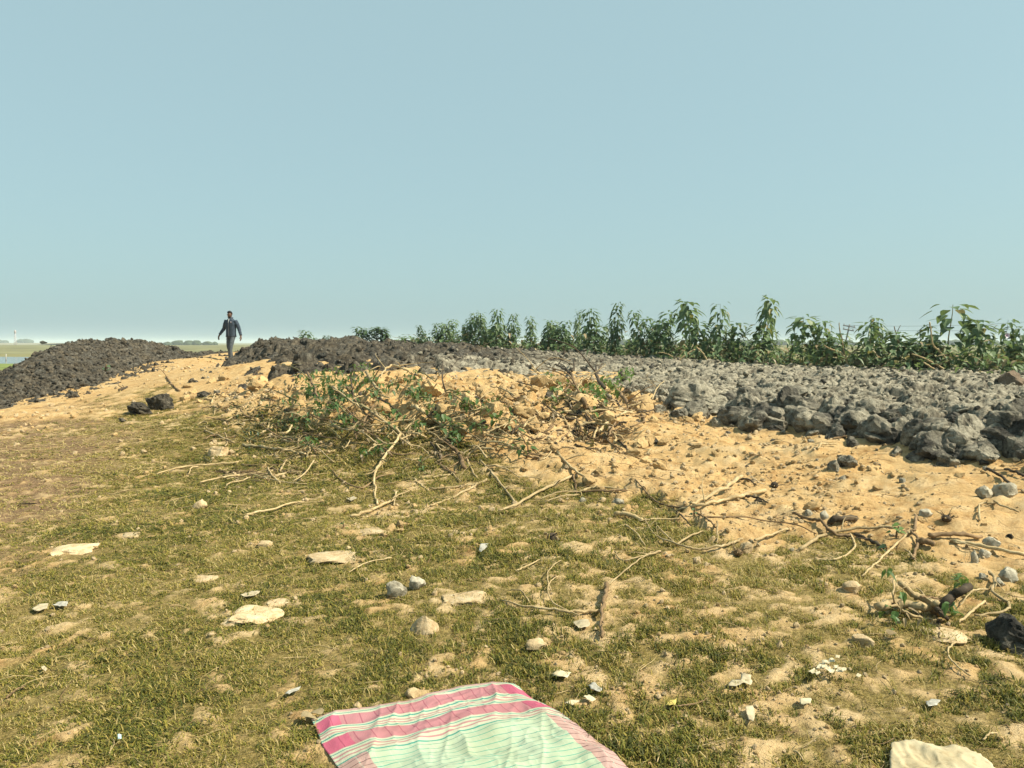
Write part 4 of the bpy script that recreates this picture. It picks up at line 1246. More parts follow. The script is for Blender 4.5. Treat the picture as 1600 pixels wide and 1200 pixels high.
# ================================================================== BRANCHES
rb = np.random.default_rng(51)
def path_ground(px, lift, arch=0.0):
    out = []
    n = len(px)
    for k, (u, v) in enumerate(px):
        p = hit(u, v)
        out.append(p + np.array([0, 0, lift + arch * math.sin(math.pi * k / max(n - 1, 1))]))
    return np.array(out)
def path_air(px, y0, y1, clear=.02):
    out = []
    n = len(px)
    for k, (u, v) in enumerate(px):
        y = y0 + (y1 - y0) * k / (n - 1)
        p = at_depth(u, v, y)
        g = float(top_h(p[0], p[1])[0])
        if p[2] < g + clear: p = hit(u, v) + np.array([0, 0, clear])
        out.append(p)
    return np.array(out)
def branch_mesh(path, r0, r1, m, name='branch', parent=None, seg=7, shoots=0):
    n = max(8, len(path) * 4)
    P = catmull(path, n)
    step = np.linalg.norm(np.diff(P, axis=0), axis=1).mean()
    P = P + rb.normal(0, min(step * .13, .006, r0 * .30), P.shape)
    t = np.linspace(0, 1, len(P))
    rad = (r0 + (r1 - r0) * t) * (1 + .10 * np.sin(t * 37 + rb.uniform(0, 6)) * rb.random(len(P)))
    for _ in range(2):      # knots
        q = rb.integers(1, len(P) - 1); rad[q] *= rb.uniform(1.08, 1.3)
    mb = MB(); mb.add(*tube_data(P, rad, seg, rb, .12))
    L = np.linalg.norm(np.diff(P, axis=0), axis=1).sum()
    for _ in range(shoots):
        q = int(rb.integers(2, max(3, len(P) - 2))); d = P[min(q + 1, len(P) - 1)] - P[q]; d /= np.linalg.norm(d) + 1e-9
        side = rb.normal(0, 1, 3); side[2] = abs(side[2]) * .35 + .1; d = d * .7 + side * .55; d /= np.linalg.norm(d)
        l = L * rb.uniform(.12, .30); e = rb.normal(0, .18, 3) * l; e[2] = abs(e[2]) * .6
        S = catmull(np.array([P[q], P[q] + d * l * .5 + e, P[q] + d * l + e * .4]), 6)
        mb.add(*tube_data(S, np.linspace(rad[q] * .5, rad[q] * .2, len(S)), 5, rb, .1))
    return mb.build(name, m, parent)
def px_r(r, p):
    return .86 * r * depth_of(p) / F_PX

# sticks that lie loose: (label, width px at butt, width px at tip, material, pixels, twigs)
STICKS = [
    ('thick grey brown stick pointing at the camera, right of the white paper scrap', 8, 6, 'wood_brown', [(948, 919), (944, 945), (940, 971), (939, 1003)],
        [(3.5, 2, 'wood_pale', [(948, 921), (974, 903), (998, 884), (1021, 866)])]),
    ('long pale stick lying crosswise with its right end against the thick grey brown stick', 6, 3, 'wood_pale', [(937, 960), (898, 964), (859, 960), (814, 954), (785, 943)],
        [(3, 2, 'wood_pale', [(905, 968), (880, 960), (862, 950), (856, 930), (862, 915), (873, 905)]), (3, 1.5, 'wood_pale', [(861, 928), (855, 908), (864, 893), (877, 880)]), (3, 2, 'wood_pale', [(827, 946), (814, 934), (797, 928)])]),
    ('short thin pale twig just above the crosswise stick, left of it', 3, 2, 'wood_pale', [(806, 897), (826, 890), (843, 879)], []),
    ('curved pale twig whose right end meets the fork of the thick stick', 4, 2.5, 'wood_pale', [(1032, 866), (1003, 876), (972, 882), (961, 866)], []),
    ('long bow shaped pale branch sweeping from the grass up to a brown stub', 5, 2, 'wood_pale', [(1160, 846), (1147, 853), (1126, 859), (1098, 865), (1074, 862), (1053, 855), (1029, 845), (1016, 832), (1006, 812)],
        [(3, 2, 'wood_pale', [(1058, 856), (1045, 848), (1030, 834), (1025, 820)]), (4, 2.5, 'wood_pale', [(1056, 856), (1078, 846), (1101, 834)])]),
    ('thin straight twig in the grass left of the bow shaped branch', 3, 2, 'wood_pale', [(977, 824), (993, 838), (1008, 856)], []),
    ('flat split piece of pale bark in the grass below the orange slope', 9, 6, 'wood_pale', [(961, 809), (980, 811), (1004, 818)], []),
    ('straight pale stick right of the flat bark piece', 4, 3, 'wood_pale', [(998, 818), (1030, 817), (1062, 815)], []),
    ('very thin long dark twig trailing down the orange slope to the forked branches', 2.5, 4, 'wood_brown', [(992, 752), (1005, 767), (1017, 782), (1032, 792), (1055, 797), (1084, 796)], []),
    ('thick pale branch forked like a V on the orange slope, upper arm', 7, 5, 'wood_pale', [(1160, 748), (1137, 765), (1112, 780), (1080, 793)], [(4, 2, 'wood_dark', [(1158, 752), (1170, 757), (1182, 762)])]),
    ('long pale branch below the V shaped one, reaching right across the slope', 7, 4, 'wood_pale', [(1196, 770), (1155, 781), (1130, 788), (1102, 795), (1057, 803)], [(4, 2, 'wood_dark', [(1165, 779), (1185, 786), (1200, 790)]), (3, 2, 'wood_dark', [(1057, 803), (1066, 815), (1080, 826)])]),
    ('short dark twig joined to an upright peg in the sandy grass below the slope branches', 4, 2.5, 'wood_brown', [(1090, 806), (1105, 817), (1120, 830)], [(3.5, 2, 'wood_pale', [(1121, 820), (1121, 838), (1121, 854)])]),
    ('very long thin brown branch lying flat on pale sand right of the peg', 3, 2, 'wood_brown', [(1100, 812), (1158, 813), (1200, 820), (1243, 825), (1275, 838)], []),
    ('pale stick lying left of the long branch with dark log behind', 5, 3, 'wood_pale', [(1180, 849), (1209, 840), (1231, 830)], []),
    ('long pale branch crossing in front of the dark log', 7, 4.5, 'wood_pale', [(1251, 862), (1280, 846), (1306, 838), (1348, 832), (1396, 827)], []),
    ('curved dark barked branch bending under the long pale one', 5, 6, 'wood_brown', [(1240, 806), (1259, 815), (1283, 820), (1293, 833), (1309, 842), (1328, 842)], []),
    ('short thick dark log on the orange earth above the long pale branch', 12, 10, 'wood_dark', [(1294, 822), (1315, 820), (1338, 817)], []),
    ('dark straight branch running from the pale branch towards the leafy tuft', 6, 6, 'wood_dark', [(1335, 840), (1357, 850), (1380, 860)], []),
    ('hook shaped pale twig in the grass below the long pale branch', 4, 3, 'wood_pale', [(1327, 838), (1335, 853), (1332, 866), (1311, 879), (1279, 880)], []),
    ('straight pale stick leaning up to the dark forked twig', 4.5, 3, 'wood_pale', [(1426, 831), (1398, 858), (1374, 882), (1347, 905)], []),
    ('dark forked upright twig with a bent pale lower end', 5, 5, 'wood_brown', [(1432, 811), (1429, 832), (1425, 838), (1434, 850), (1428, 871), (1427, 880)], [(3, 2, 'wood_pale', [(1413, 863), (1422, 874), (1433, 885)])]),
    ('dusty half buried log right of the dark forked twig', 9, 7, 'wood_brown', [(1452, 844), (1490, 843), (1534, 846)], []),
    ('short thick cut stub at the foot of the dark forked twig', 11, 10, 'wood_brown', [(1432, 853), (1446, 855), (1460, 858)], []),
    ('long pale split stick reaching out of view at the right', 6, 7, 'wood_pale', [(1490, 850), (1532, 860), (1605, 873)], [(3, 2, 'wood_pale', [(1492, 852), (1515, 861), (1535, 864)])]),
    ('short straight pale stick standing out right of the uprooted stump', 5, 4, 'wood_pale', [(1498, 979), (1519, 963), (1538, 945)], []),
    ('snaking pale root right of the stump with grey lumps beside it', 6, 4, 'wood_pale', [(1546, 900), (1555, 912), (1550, 932), (1574, 950), (1571, 961), (1524, 968)], [(3.5, 2, 'wood_pale', [(1549, 926), (1521, 934), (1500, 952)])]),
    ('bent pale twig like a staple on the orange earth at far right', 4, 3, 'wood_pale', [(1530, 817), (1530, 806), (1532, 793), (1548, 792), (1556, 790)], [(4, 3, 'wood_pale', [(1553, 787), (1563, 797), (1574, 801), (1591, 804)])]),
    ('dark straight branch on the slope below the mud clods at far right', 5, 5, 'wood_dark', [(1541, 737), (1558, 746), (1577, 758)], []),
    ('dark thin branch at the right edge below the mud clods', 5, 4, 'wood_dark', [(1570, 737), (1590, 745), (1606, 750)], []),
    ('thin pale hooked root in the grass below the uprooted stump', 3.5, 3, 'wood_pale', [(1492, 1010), (1481, 1025), (1487, 1043), (1516, 1063)], []),
    ('small curved pale twig on orange earth below the middle of the clods', 4, 3, 'wood_pale', [(1278, 704), (1284, 699), (1306, 697)], []),
    ('short brown twig leaning on the edge of the mud clods', 3, 2.5, 'wood_brown', [(1300, 688), (1322, 686), (1344, 685)], []),
    ('short pale peg lying in front of the fallen clods at right', 4, 4, 'wood_pale', [(1478, 727), (1492, 725), (1506, 725)], []),
    ('short pale stick jutting out under the leftmost big clods of the bank edge', 4, 4, 'wood_pale', [(1036, 633), (1053, 637), (1070, 641)], []),
    ('short upright brown peg below the orange lumps', 5, 5, 'wood_brown', [(1000, 640), (1003, 651), (1006, 663)], []),
    ('long straight pale stick lying in grass from the brush down to the left', 5.5, 4, 'wood_pale', [(892, 748), (866, 762), (840, 775), (805, 795), (779, 803)], []),
    ('straight pale stick running from the brush down to the right', 4, 4, 'wood_pale', [(750, 722), (770, 745), (785, 765), (808, 793)], []),
    ('split pale branch with twin prongs at the foot of the orange slope', 5, 3, 'wood_pale', [(905, 771), (930, 768), (981, 768)], [(4, 3, 'wood_brown', [(906, 773), (950, 774), (981, 770)]), (3, 2, 'wood_pale', [(905, 772), (875, 776), (838, 785)]), (3, 2, 'wood_pale', [(905, 777), (880, 782), (852, 788)])]),
    ('short upright brown twig above the split pale branch', 4, 3, 'wood_brown', [(895, 746), (899, 760), (900, 776)], []),
    ('pale forked stick on orange soil in the middle foreground', 6, 3, 'wood_pale', [(547, 811), (575, 805), (600, 793), (613, 787), (620, 772)], []),
    ('curved thin twig beside the pale forked stick', 3, 2, 'wood_pale', [(615, 793), (620, 780), (640, 770)], []),
    ('bow shaped thin brown twig left of the forked stick', 3, 2.5, 'wood_brown', [(520, 739), (535, 755), (560, 767), (575, 762), (592, 747)], []),
    ('pale straight stick in open grass with a small lump at its left end', 4.5, 3, 'wood_pale', [(384, 809), (400, 806), (430, 800), (457, 790), (476, 788)], []),
    ('pale stick with a long tail furthest left in the grass', 3.5, 2, 'wood_pale', [(373, 725), (328, 730), (283, 734), (244, 743)], [(2.5, 1.5, 'wood_pale', [(310, 732), (299, 737), (295, 744)])]),
    ('pale bent stick just below the stick with the long tail', 4, 2.5, 'wood_pale', [(374, 745), (345, 751), (312, 757)], []),
    ('thin crooked twig below the flat heap of dry twigs', 3, 2, 'wood_pale', [(391, 748), (378, 755), (358, 759), (352, 765)], []),
    ('straight pale stick pointing at the pale lump from upper left', 3.5, 3, 'wood_pale', [(319, 675), (345, 686), (366, 695)], []),
    ('long straight pale stick right of the block shaped lump', 5, 4, 'wood_pale', [(380, 699), (420, 704), (450, 708), (478, 713)], []),
    ('bent pale twig shaped like a knee right of the dry twig heap', 3.5, 3, 'wood_pale', [(438, 740), (445, 726), (453, 721), (476, 716)], []),
    ('short pale twig crossing the dry twig heap downwards', 3, 3, 'wood_pale', [(418, 733), (425, 746), (437, 757)], []),
    ('thin twig in the lower left foreground', 4, 2.5, 'wood_brown', [(10, 1098), (25, 1088), (40, 1078)], []),
    ('thin straight brown twig lying in the middle foreground grass left of the grey lumps', 2.5, 2, 'wood_pale', [(545, 899), (572, 886), (612, 876)], []),
    ('short dark twig on the trampled left ground', 3, 2, 'wood_dark', [(28, 793), (40, 792), (58, 790)], []),
    ('small dark twig on the orange path', 4, 3, 'wood_dark', [(186, 612), (193, 610), (199, 606)], []),
    ('thin pale twig at lower right near the paper sheet', 3.5, 3, 'wood_pale', [(1536, 1164), (1547, 1158), (1558, 1154)], []),
    ('thin brown twig lying in grass among torn paper scraps', 3, 2, 'wood_brown', [(1058, 1111), (1085, 1111), (1108, 1098)], []),
    ('short pale stick below the torn paper scraps', 4, 3, 'wood_pale', [(1240, 1182), (1247, 1189), (1255, 1196)], []),
]
for (lab, w0, w1, mt, px, twigs) in STICKS:
    p0 = hit(*px[0]); r0, r1 = px_r(w0 / 2, p0), px_r(w1 / 2, hit(*px[-1]))
    P = path_ground(px, max(r0, .008) * .9 + .012, .01)
    o = branch_mesh(P, r0, r1, M[mt], 'stick', None, 7, 0 if lab.startswith('flat split') else int(rb.integers(0, 3)))
    if lab.startswith('flat split'):
        o.name = 'bark_piece'
    tag(o, lab, 'bark' if o.name == 'bark_piece' else 'stick', 'loose sticks lying on the ground')
    for (a, b2, tm, tp) in twigs:
        q = hit(*tp[0])
        branch_mesh(path_ground(tp, max(px_r(a / 2, q), .006) + .014, .02), px_r(a / 2, q), px_r(b2 / 2, q), M[tm], 'twig', o, 6)

def foliage_clumps(clumps, yfun, parent, mt, leaf=.10, name='foliage'):
    L = []
    for (u, v, r, n) in clumps:
        for k in range(int(n * 1.1)):
            a = rb.uniform(0, 6.28); q = r * math.sqrt(rb.random())
            uu, vv = u + q * math.cos(a), v + q * .8 * math.sin(a)
            p = at_depth(uu, vv, yfun(uu, vv) + rb.normal(0, .12))
            g = float(top_h(p[0], p[1])[0])
            if p[2] < g + .01: p[2] = g + rb.uniform(.01, .06)
            az = rb.uniform(0, 6.28); dr = rb.uniform(-.2, 1.1)
            L.append((p, basis(np.array([math.cos(az) * math.cos(dr), math.sin(az) * math.cos(dr), -math.sin(dr)]), np.array([0, 0, 1.0])), leaf * rb.uniform(.6, 1.25), int(rb.integers(3))))
    o = leaves_mesh_data(L).build(name, mt, parent, smooth=False)
    return tag(o, kind='stuff')

def uprooted(label, anchor_px, branches, clumps, yfun, leaf, mt='leaf', extra=None, name='uprooted_bush'):
    a = hit(*anchor_px)
    root = empty(name, tuple(a))
    tag(root, label, 'bush', 'uprooted bushes dumped at the foot of the bank')
    objs = []
    for (w0, w1, m, px) in branches:
        P = []
        for (u, v) in px:
            p = at_depth(u, v, yfun(u, v) + rb.normal(0, .05))
            g = float(top_h(p[0], p[1])[0])
            if p[2] < g + .012: p = hit(u, v) + np.array([0, 0, .014])
            P.append(p)
        d = depth_of(P[0])
        objs.append(branch_mesh(np.array(P), w0 * .43 * d / F_PX, w1 * .43 * d / F_PX, M[m], 'branch', None, 7, int(rb.integers(1, 4))))
    if clumps:
        objs.append(foliage_clumps(clumps, yfun, None, M[mt], leaf))
    if extra:
        objs.append(foliage_clumps(extra, yfun, None, M['leaf_dry'], leaf * .9, 'withered_foliage'))
    for o in objs:
        o.parent = root
        o.matrix_parent_inverse = Matrix.Translation(-Vector(a))
    return root

# middle bush: the big tangle
def y_mid(u, v):
    a_ = 7.35 + (735 - v) * .0125 + .3 * math.sin(u * .021)
    return a_ + .6 * max(0.0, hit(u, v, g_ras)[1] - .15 - a_)
B_MID = [
    (6, 4, 'wood_pale', [(572, 582), (583, 598), (595, 614)]), (5, 4, 'wood_pale', [(565, 632), (590, 650), (625, 676), (640, 692)]),
    (5, 3, 'wood_pale', [(626, 678), (610, 700), (597, 720), (585, 740), (586, 770), (589, 790)]),
    (4, 3, 'wood_pale', [(516, 659), (532, 669), (560, 672), (585, 674), (600, 669), (612, 660), (640, 656), (650, 648)]),
    (8, 6, 'wood_pale', [(645, 634), (657, 641), (675, 652), (690, 665), (700, 680)]), (5, 4, 'wood_pale', [(700, 680), (692, 687), (675, 686)]),
    (10, 6, 'wood_brown', [(725, 734), (720, 715), (710, 702), (697, 688)]),
    (5, 3, 'wood_pale', [(772, 701), (750, 700), (732, 710), (730, 720), (737, 737), (745, 748)]),
    (5, 3, 'wood_pale', [(762, 752), (740, 759), (700, 764), (670, 766)]), (4, 3, 'wood_pale', [(745, 757), (737, 765), (700, 782), (672, 793)]),
    (5, 3, 'wood_brown', [(567, 662), (576, 646), (585, 632)]), (5, 3, 'wood_brown', [(542, 605), (560, 632), (580, 656)]), (5, 3, 'wood_pale', [(520, 605), (542, 622), (565, 636)]),
    (5, 4, 'wood_pale', [(585, 640), (594, 650), (608, 662)]), (4, 3, 'wood_dark', [(592, 622), (605, 630), (622, 644)]),
    (4, 3, 'wood_pale', [(622, 675), (650, 677), (666, 683)]), (4, 2, 'wood_pale', [(613, 570), (602, 577), (594, 590)]), (4, 2, 'wood_pale', [(613, 570), (632, 577), (642, 583)]),
    (4, 3, 'wood_pale', [(727, 682), (742, 683), (755, 691), (775, 690), (800, 696)]), (3, 3, 'wood_pale', [(632, 672), (640, 664), (648, 654)]), (3, 3, 'wood_pale', [(665, 672), (676, 669), (688, 666)]),
    (3, 2, 'wood_dark', [(696, 612), (691, 587), (692, 560)]), (4, 3, 'wood_green', [(640, 606), (650, 620), (670, 621), (678, 628)]), (4, 3, 'wood_brown', [(480, 582), (492, 606), (496, 628)]),
    (3, 2, 'wood_dark', [(548, 580), (549, 600), (552, 620)]), (4, 3, 'wood_dark', [(690, 718), (680, 700), (672, 690)]), (5, 4, 'wood_brown', [(712, 742), (695, 735), (686, 724)]),
    (4, 3, 'wood_pale', [(647, 750), (658, 760), (670, 769)]), (4, 3, 'wood_pale', [(703, 744), (690, 745), (676, 748)]), (4, 3, 'wood_dark', [(668, 650), (680, 640), (685, 628)]), (3, 2, 'wood_brown', [(600, 700), (620, 710), (650, 708)]),
    (4, 2, 'wood_dark', [(700, 690), (708, 672), (704, 652)]), (3, 2, 'wood_pale', [(640, 695), (660, 700), (672, 712)]), (3, 2, 'wood_pale', [(690, 662), (700, 650), (715, 645)]), (4, 3, 'wood_brown', [(552, 645), (553, 665), (557, 685)]),
]
ra = np.random.default_rng(61)
for k in range(105):
    u = ra.uniform(440, 830); v = ra.normal(668, 40)
    if v < 590 or v > 765: continue
    a = ra.uniform(-.9, .9) + (math.pi if ra.random() < .5 else 0); L = ra.uniform(18, 60)
    B_MID.append((ra.uniform(2.2, 4), 1.6, ('wood_pale', 'wood_brown', 'wood_pale', 'wood_green', 'wood_pale')[k % 5], [(u, v), (u + math.cos(a) * L * .5, v + math.sin(a) * L * .4 + ra.uniform(-7, 7)), (u + math.cos(a) * L, v + math.sin(a) * L * .75)]))
CL_MID = [(790, 650, 22, 22), (770, 626, 18, 22), (820, 690, 18, 12), (455, 625, 18, 22), (470, 655, 18, 18), (495, 602, 24, 46), (540, 612, 24, 40), (520, 585, 20, 30), (580, 600, 18, 24), (505, 632, 18, 24), (760, 640, 14, 16), (745, 662, 16, 18), (500, 590, 22, 60), (520, 604, 18, 46), (487, 612, 12, 30), (566, 582, 22, 66), (545, 616, 14, 30), (518, 622, 20, 44), (545, 592, 14, 20), (590, 614, 12, 26), (645, 588, 14, 34), (648, 608, 16, 44), (660, 616, 14, 28),
    (720, 622, 18, 36), (735, 628, 14, 22), (536, 656, 14, 34), (602, 640, 14, 18), (705, 668, 18, 46), (712, 682, 12, 24), (690, 650, 10, 18), (650, 664, 14, 24), (600, 692, 16, 28), (485, 690, 12, 18), (490, 640, 14, 20), (655, 735, 10, 10), (575, 700, 14, 14), (555, 662, 18, 20), (620, 655, 22, 26), (675, 640, 14, 24), (470, 590, 10, 14), (612, 600, 14, 18)]
DR_MID = [(660, 700, 40, 34), (600, 680, 50, 24), (700, 710, 26, 30), (740, 640, 26, 40), (560, 690, 40, 16), (680, 640, 30, 16)]
uprooted('largest tangle of pulled up branches with green leaves on the orange slope', (700, 735), B_MID, CL_MID, y_mid, .085, 'leaf_mid', DR_MID)

def y_rt(u, v):
    a_ = 8.3 + (695 - v) * .017 + .2 * math.sin(u * .03)
    return a_ + .45 * max(0.0, hit(u, v, g_ras)[1] - .15 - a_)
B_RT = [
    (9, 6, 'wood_brown', [(916, 640), (910, 625), (900, 605), (893, 584)]), (6, 3, 'wood_dark', [(893, 584), (880, 576), (867, 569)]), (4, 3, 'wood_dark', [(894, 580), (897, 570), (896, 562)]), (5, 4, 'wood_pale', [(897, 622), (905, 601), (918, 587)]),
    (8, 5, 'wood_dark', [(944, 606), (932, 588), (931, 572)]), (5, 3, 'wood_dark', [(931, 586), (935, 578), (941, 568)]), (6, 6, 'wood_brown', [(982, 636), (975, 622), (960, 601)]), (4, 3, 'wood_pale', [(832, 575), (843, 587), (856, 601)]), (4, 3, 'wood_pale', [(830, 592), (838, 594), (848, 596)]),
    (5, 3, 'wood_pale', [(880, 645), (917, 645), (952, 641), (991, 646)]), (6, 4, 'wood_pale', [(935, 675), (950, 660), (967, 648), (988, 643)]), (6, 4, 'wood_pale', [(902, 672), (908, 666), (921, 661), (940, 662), (963, 666)]),
    (6, 5, 'wood_pale', [(933, 686), (944, 681), (956, 679), (971, 682)]), (5, 4, 'wood_pale', [(960, 693), (966, 677), (981, 670)]), (4, 3, 'wood_pale', [(920, 622), (942, 637), (962, 643)]), (5, 4, 'wood_pale', [(891, 624), (901, 628), (911, 634)]),
    (5, 3, 'wood_brown', [(835, 607), (840, 620), (848, 633)]), (5, 4, 'wood_pale', [(855, 685), (872, 710), (892, 732), (913, 747)]), (5, 4, 'wood_brown', [(822, 716), (842, 718), (858, 731)]),
    (4, 3, 'wood_pale', [(878, 650), (888, 668), (891, 684)]), (4, 3, 'wood_pale', [(862, 640), (880, 655), (889, 670)]), (4, 2, 'wood_pale', [(912, 688), (918, 675), (921, 668)]), (4, 3, 'wood_pale', [(925, 690), (930, 676), (934, 668)]),
    (4, 3, 'wood_dark', [(915, 690), (922, 660), (926, 640)]), (4, 3, 'wood_brown', [(948, 690), (955, 672), (962, 660)]), (3, 2, 'wood_pale', [(907, 733), (922, 728), (932, 720)]),
]
for k in range(150):
    u, v = ra.normal(900, 58), ra.normal(656, 30)
    if v < 600 or v > 715: continue
    a = ra.uniform(-1.2, 1.2) + (math.pi if ra.random() < .5 else 0); L = ra.uniform(14, 44)
    B_RT.append((ra.uniform(2.4, 4.6), 1.6, ('wood_pale', 'wood_brown', 'wood_brown', 'wood_dark')[k % 4], [(u, v), (u + math.cos(a) * L * .5, v + math.sin(a) * L * .4 + ra.uniform(-6, 6)), (u + math.cos(a) * L, v + math.sin(a) * L * .75)]))
CL_RT = [(905, 612, 22, 26), (930, 632, 18, 22), (958, 604, 18, 26), (880, 604, 16, 20), (870, 640, 18, 14), (975, 584, 12, 26), (985, 580, 9, 16), (922, 612, 11, 22), (938, 614, 11, 22), (930, 600, 12, 20), (862, 584, 10, 14), (950, 600, 14, 20), (925, 628, 10, 14), (880, 618, 16, 14), (945, 590, 10, 12)]
DR_RT = [(930, 690, 40, 40), (820, 660, 30, 24), (880, 650, 30, 50), (860, 640, 20, 26), (930, 670, 24, 30), (860, 600, 16, 20)]
uprooted('smaller tangle of bare roots and dark upright stems, right of the big tangle', (915, 692), B_RT, CL_RT, y_rt, .10, 'leaf_fresh', DR_RT)

# low scrubby heap at the left end
y_lf = lambda u, v: hit(u, v)[1] - .05
B_LF = [(4, 3, 'wood_pale', [(400, 681), (417, 671), (422, 658), (431, 652)]), (4, 3, 'wood_brown', [(470, 667), (482, 690), (493, 708)]), (4, 3, 'wood_pale', [(485, 686), (484, 700), (480, 718)]), (3, 2, 'wood_pale', [(352, 678), (356, 690), (352, 697)]),
    (3, 2, 'wood_dark', [(412, 655), (408, 646), (400, 640)]), (3, 2, 'wood_pale', [(352, 658), (370, 648), (392, 640)]), (3, 2, 'wood_pale', [(330, 632), (336, 618), (345, 604)]), (4, 3, 'wood_brown', [(260, 590), (268, 600), (280, 612)]), (3, 2, 'wood_brown', [(375, 640), (385, 650), (398, 655)]),
    (4, 3, 'wood_dark', [(396, 588), (402, 580), (407, 577)]), (3, 2, 'wood_pale', [(335, 650), (336, 640), (337, 632)]), (3, 2, 'wood_pale', [(465, 700), (466, 690), (468, 680)]), (3, 2, 'wood_pale', [(440, 690), (460, 684), (478, 680)])]
for k in range(70):
    u, v = ra.normal(415, 58), ra.normal(660, 26)
    if v < 612 or v > 725: continue
    a = ra.uniform(-.6, .6) + (math.pi if ra.random() < .5 else 0); L = ra.uniform(14, 44)
    B_LF.append((ra.uniform(2, 3.2), 1.5, ('wood_pale', 'wood_brown', 'wood_green')[k % 3], [(u, v), (u + math.cos(a) * L * .5, v + math.sin(a) * L * .3 + ra.uniform(-4, 4)), (u + math.cos(a) * L, v + math.sin(a) * L * .55)]))
CL_LF = [(430, 664, 16, 26), (400, 640, 22, 22), (372, 664, 22, 18), (440, 640, 14, 14), (395, 686, 18, 14), (365, 632, 10, 10), (420, 610, 10, 8), (480, 655, 12, 14), (455, 672, 16, 14)]
uprooted('low sparse scrub heap with thin pale twigs, nearest the path and the dark clod pair', (410, 668), B_LF, CL_LF, y_lf, .075, 'leaf', [(400, 660, 50, 60), (450, 690, 40, 40)])

# flat heap of dry twigs
B_TW = []
for k in range(26):
    u, v = ra.uniform(360, 470), ra.normal(740, 4.5); L = ra.uniform(24, 70); a = ra.normal(0, .16)
    B_TW.append((ra.uniform(2, 3.4), 1.6, ('wood_pale', 'wood_brown')[k % 2], [(u - L * .5, v - L * .5 * math.sin(a)), (u, v + ra.uniform(-2, 2)), (u + L * .5, v + L * .5 * math.sin(a))]))
o = uprooted('flat heap of dry brown twigs lying in the grass left of the big tangle', (415, 742), B_TW, [], y_lf, .06, name='twig_heap')
o['category'] = 'twig heap'

# uprooted stump at the right
y_st = lambda u, v: hit(1470, 968)[1] + (960 - v) * .0035
B_ST = [(16, 15, 'wood_pale', [(1466, 950), (1442, 948), (1412, 943), (1390, 943), (1372, 948)]), (13, 11, 'wood_pale', [(1468, 946), (1444, 936), (1426, 928), (1406, 910)]), (17, 15, 'wood_dark', [(1466, 956), (1478, 942), (1490, 930), (1502, 923), (1514, 916)]),
    (6, 3.5, 'wood_pale', [(1472, 974), (1442, 966), (1416, 957), (1400, 944), (1396, 926), (1399, 898)]), (9, 7, 'wood_dark', [(1464, 952), (1474, 962), (1480, 972)]), (5, 3, 'wood_brown', [(1440, 932), (1455, 934), (1470, 936)]), (4, 3, 'wood_dark', [(1466, 972), (1467, 985), (1467, 1000)])]
CL_ST = [(1388, 889, 6, 5), (1410, 930, 8, 7), (1505, 905, 11, 16), (1490, 952, 9, 9), (1380, 960, 6, 5), (1398, 985, 8, 8), (1390, 955, 10, 8), (1482, 944, 7, 5)]
st = uprooted('uprooted stump with thick cut limbs and a few green sprouts in the grass at right', (1470, 962), B_ST, CL_ST, y_st, .055, 'leaf_fresh', [(1420, 960, 30, 14)], name='uprooted_stump')
st['category'] = 'stump'
V, F = ico(3)
sd_ = hit(1466, 965)
rr = 1 + .3 * fbm(V[:, 0] * 2, V[:, 1] * 2, 3, 5, V[:, 2] * 2)
k0 = mesh_obj('root_knot', list(V * rr[:, None] * np.array([.045, .04, .038]) + sd_ + np.array([0, 0, .05])), F, M['wood_brown'])
k0.parent = st; k0.matrix_parent_inverse = Matrix.Translation(-Vector(st.location))

# small stub with dry root hair, and a dark root clump in the grass
def root_clump(label, u, v, rpx, n, mt, cat='root clump'):
    a = hit(u, v); s = rpx * depth_of(a) / F_PX
    root = empty('root_clump', tuple(a)); tag(root, label, cat)
    V, F = ico(2); rr = 1 + .4 * fbm(V[:, 0] * 2 + u, V[:, 1] * 2, 3, 6, V[:, 2] * 2)
    mesh_obj('root_knot', list(V * rr[:, None] * np.array([s * .5, s * .5, s * .45]) + np.array([0, 0, s * .35])), F, M[mt], root)
    for k in range(n):
        az = ra.uniform(0, 6.28); e = ra.uniform(.1, 1.2); L = s * ra.uniform(.9, 1.9)
        d = np.array([math.cos(az) * math.cos(e), math.sin(az) * math.cos(e), math.sin(e)])
        P = [np.array([0, 0, s * .3]), d * L * .5 + np.array([0, 0, s * .3]), d * L + np.array([0, 0, s * .1]) + ra.normal(0, s * .12, 3)]
        branch_mesh(np.array(P), s * .07, s * .025, M[mt if k % 3 else 'wood_pale'], 'root', root, 5)
    return root
root_clump('brown stub with frayed root hair at the end of the bow shaped branch', 1153, 868, 14, 14, 'wood_brown')
root_clump('dark dead root clump in the grass below the split pale branch', 862, 846, 17, 12, 'wood_dark')
root_clump('small dark root clump with green sprout on the upper orange slope', 1210, 762, 11, 9, 'wood_dark')
root_clump('frayed grey root clump on orange earth right of the middle slope', 1478, 815, 14, 12, 'wood_dark')

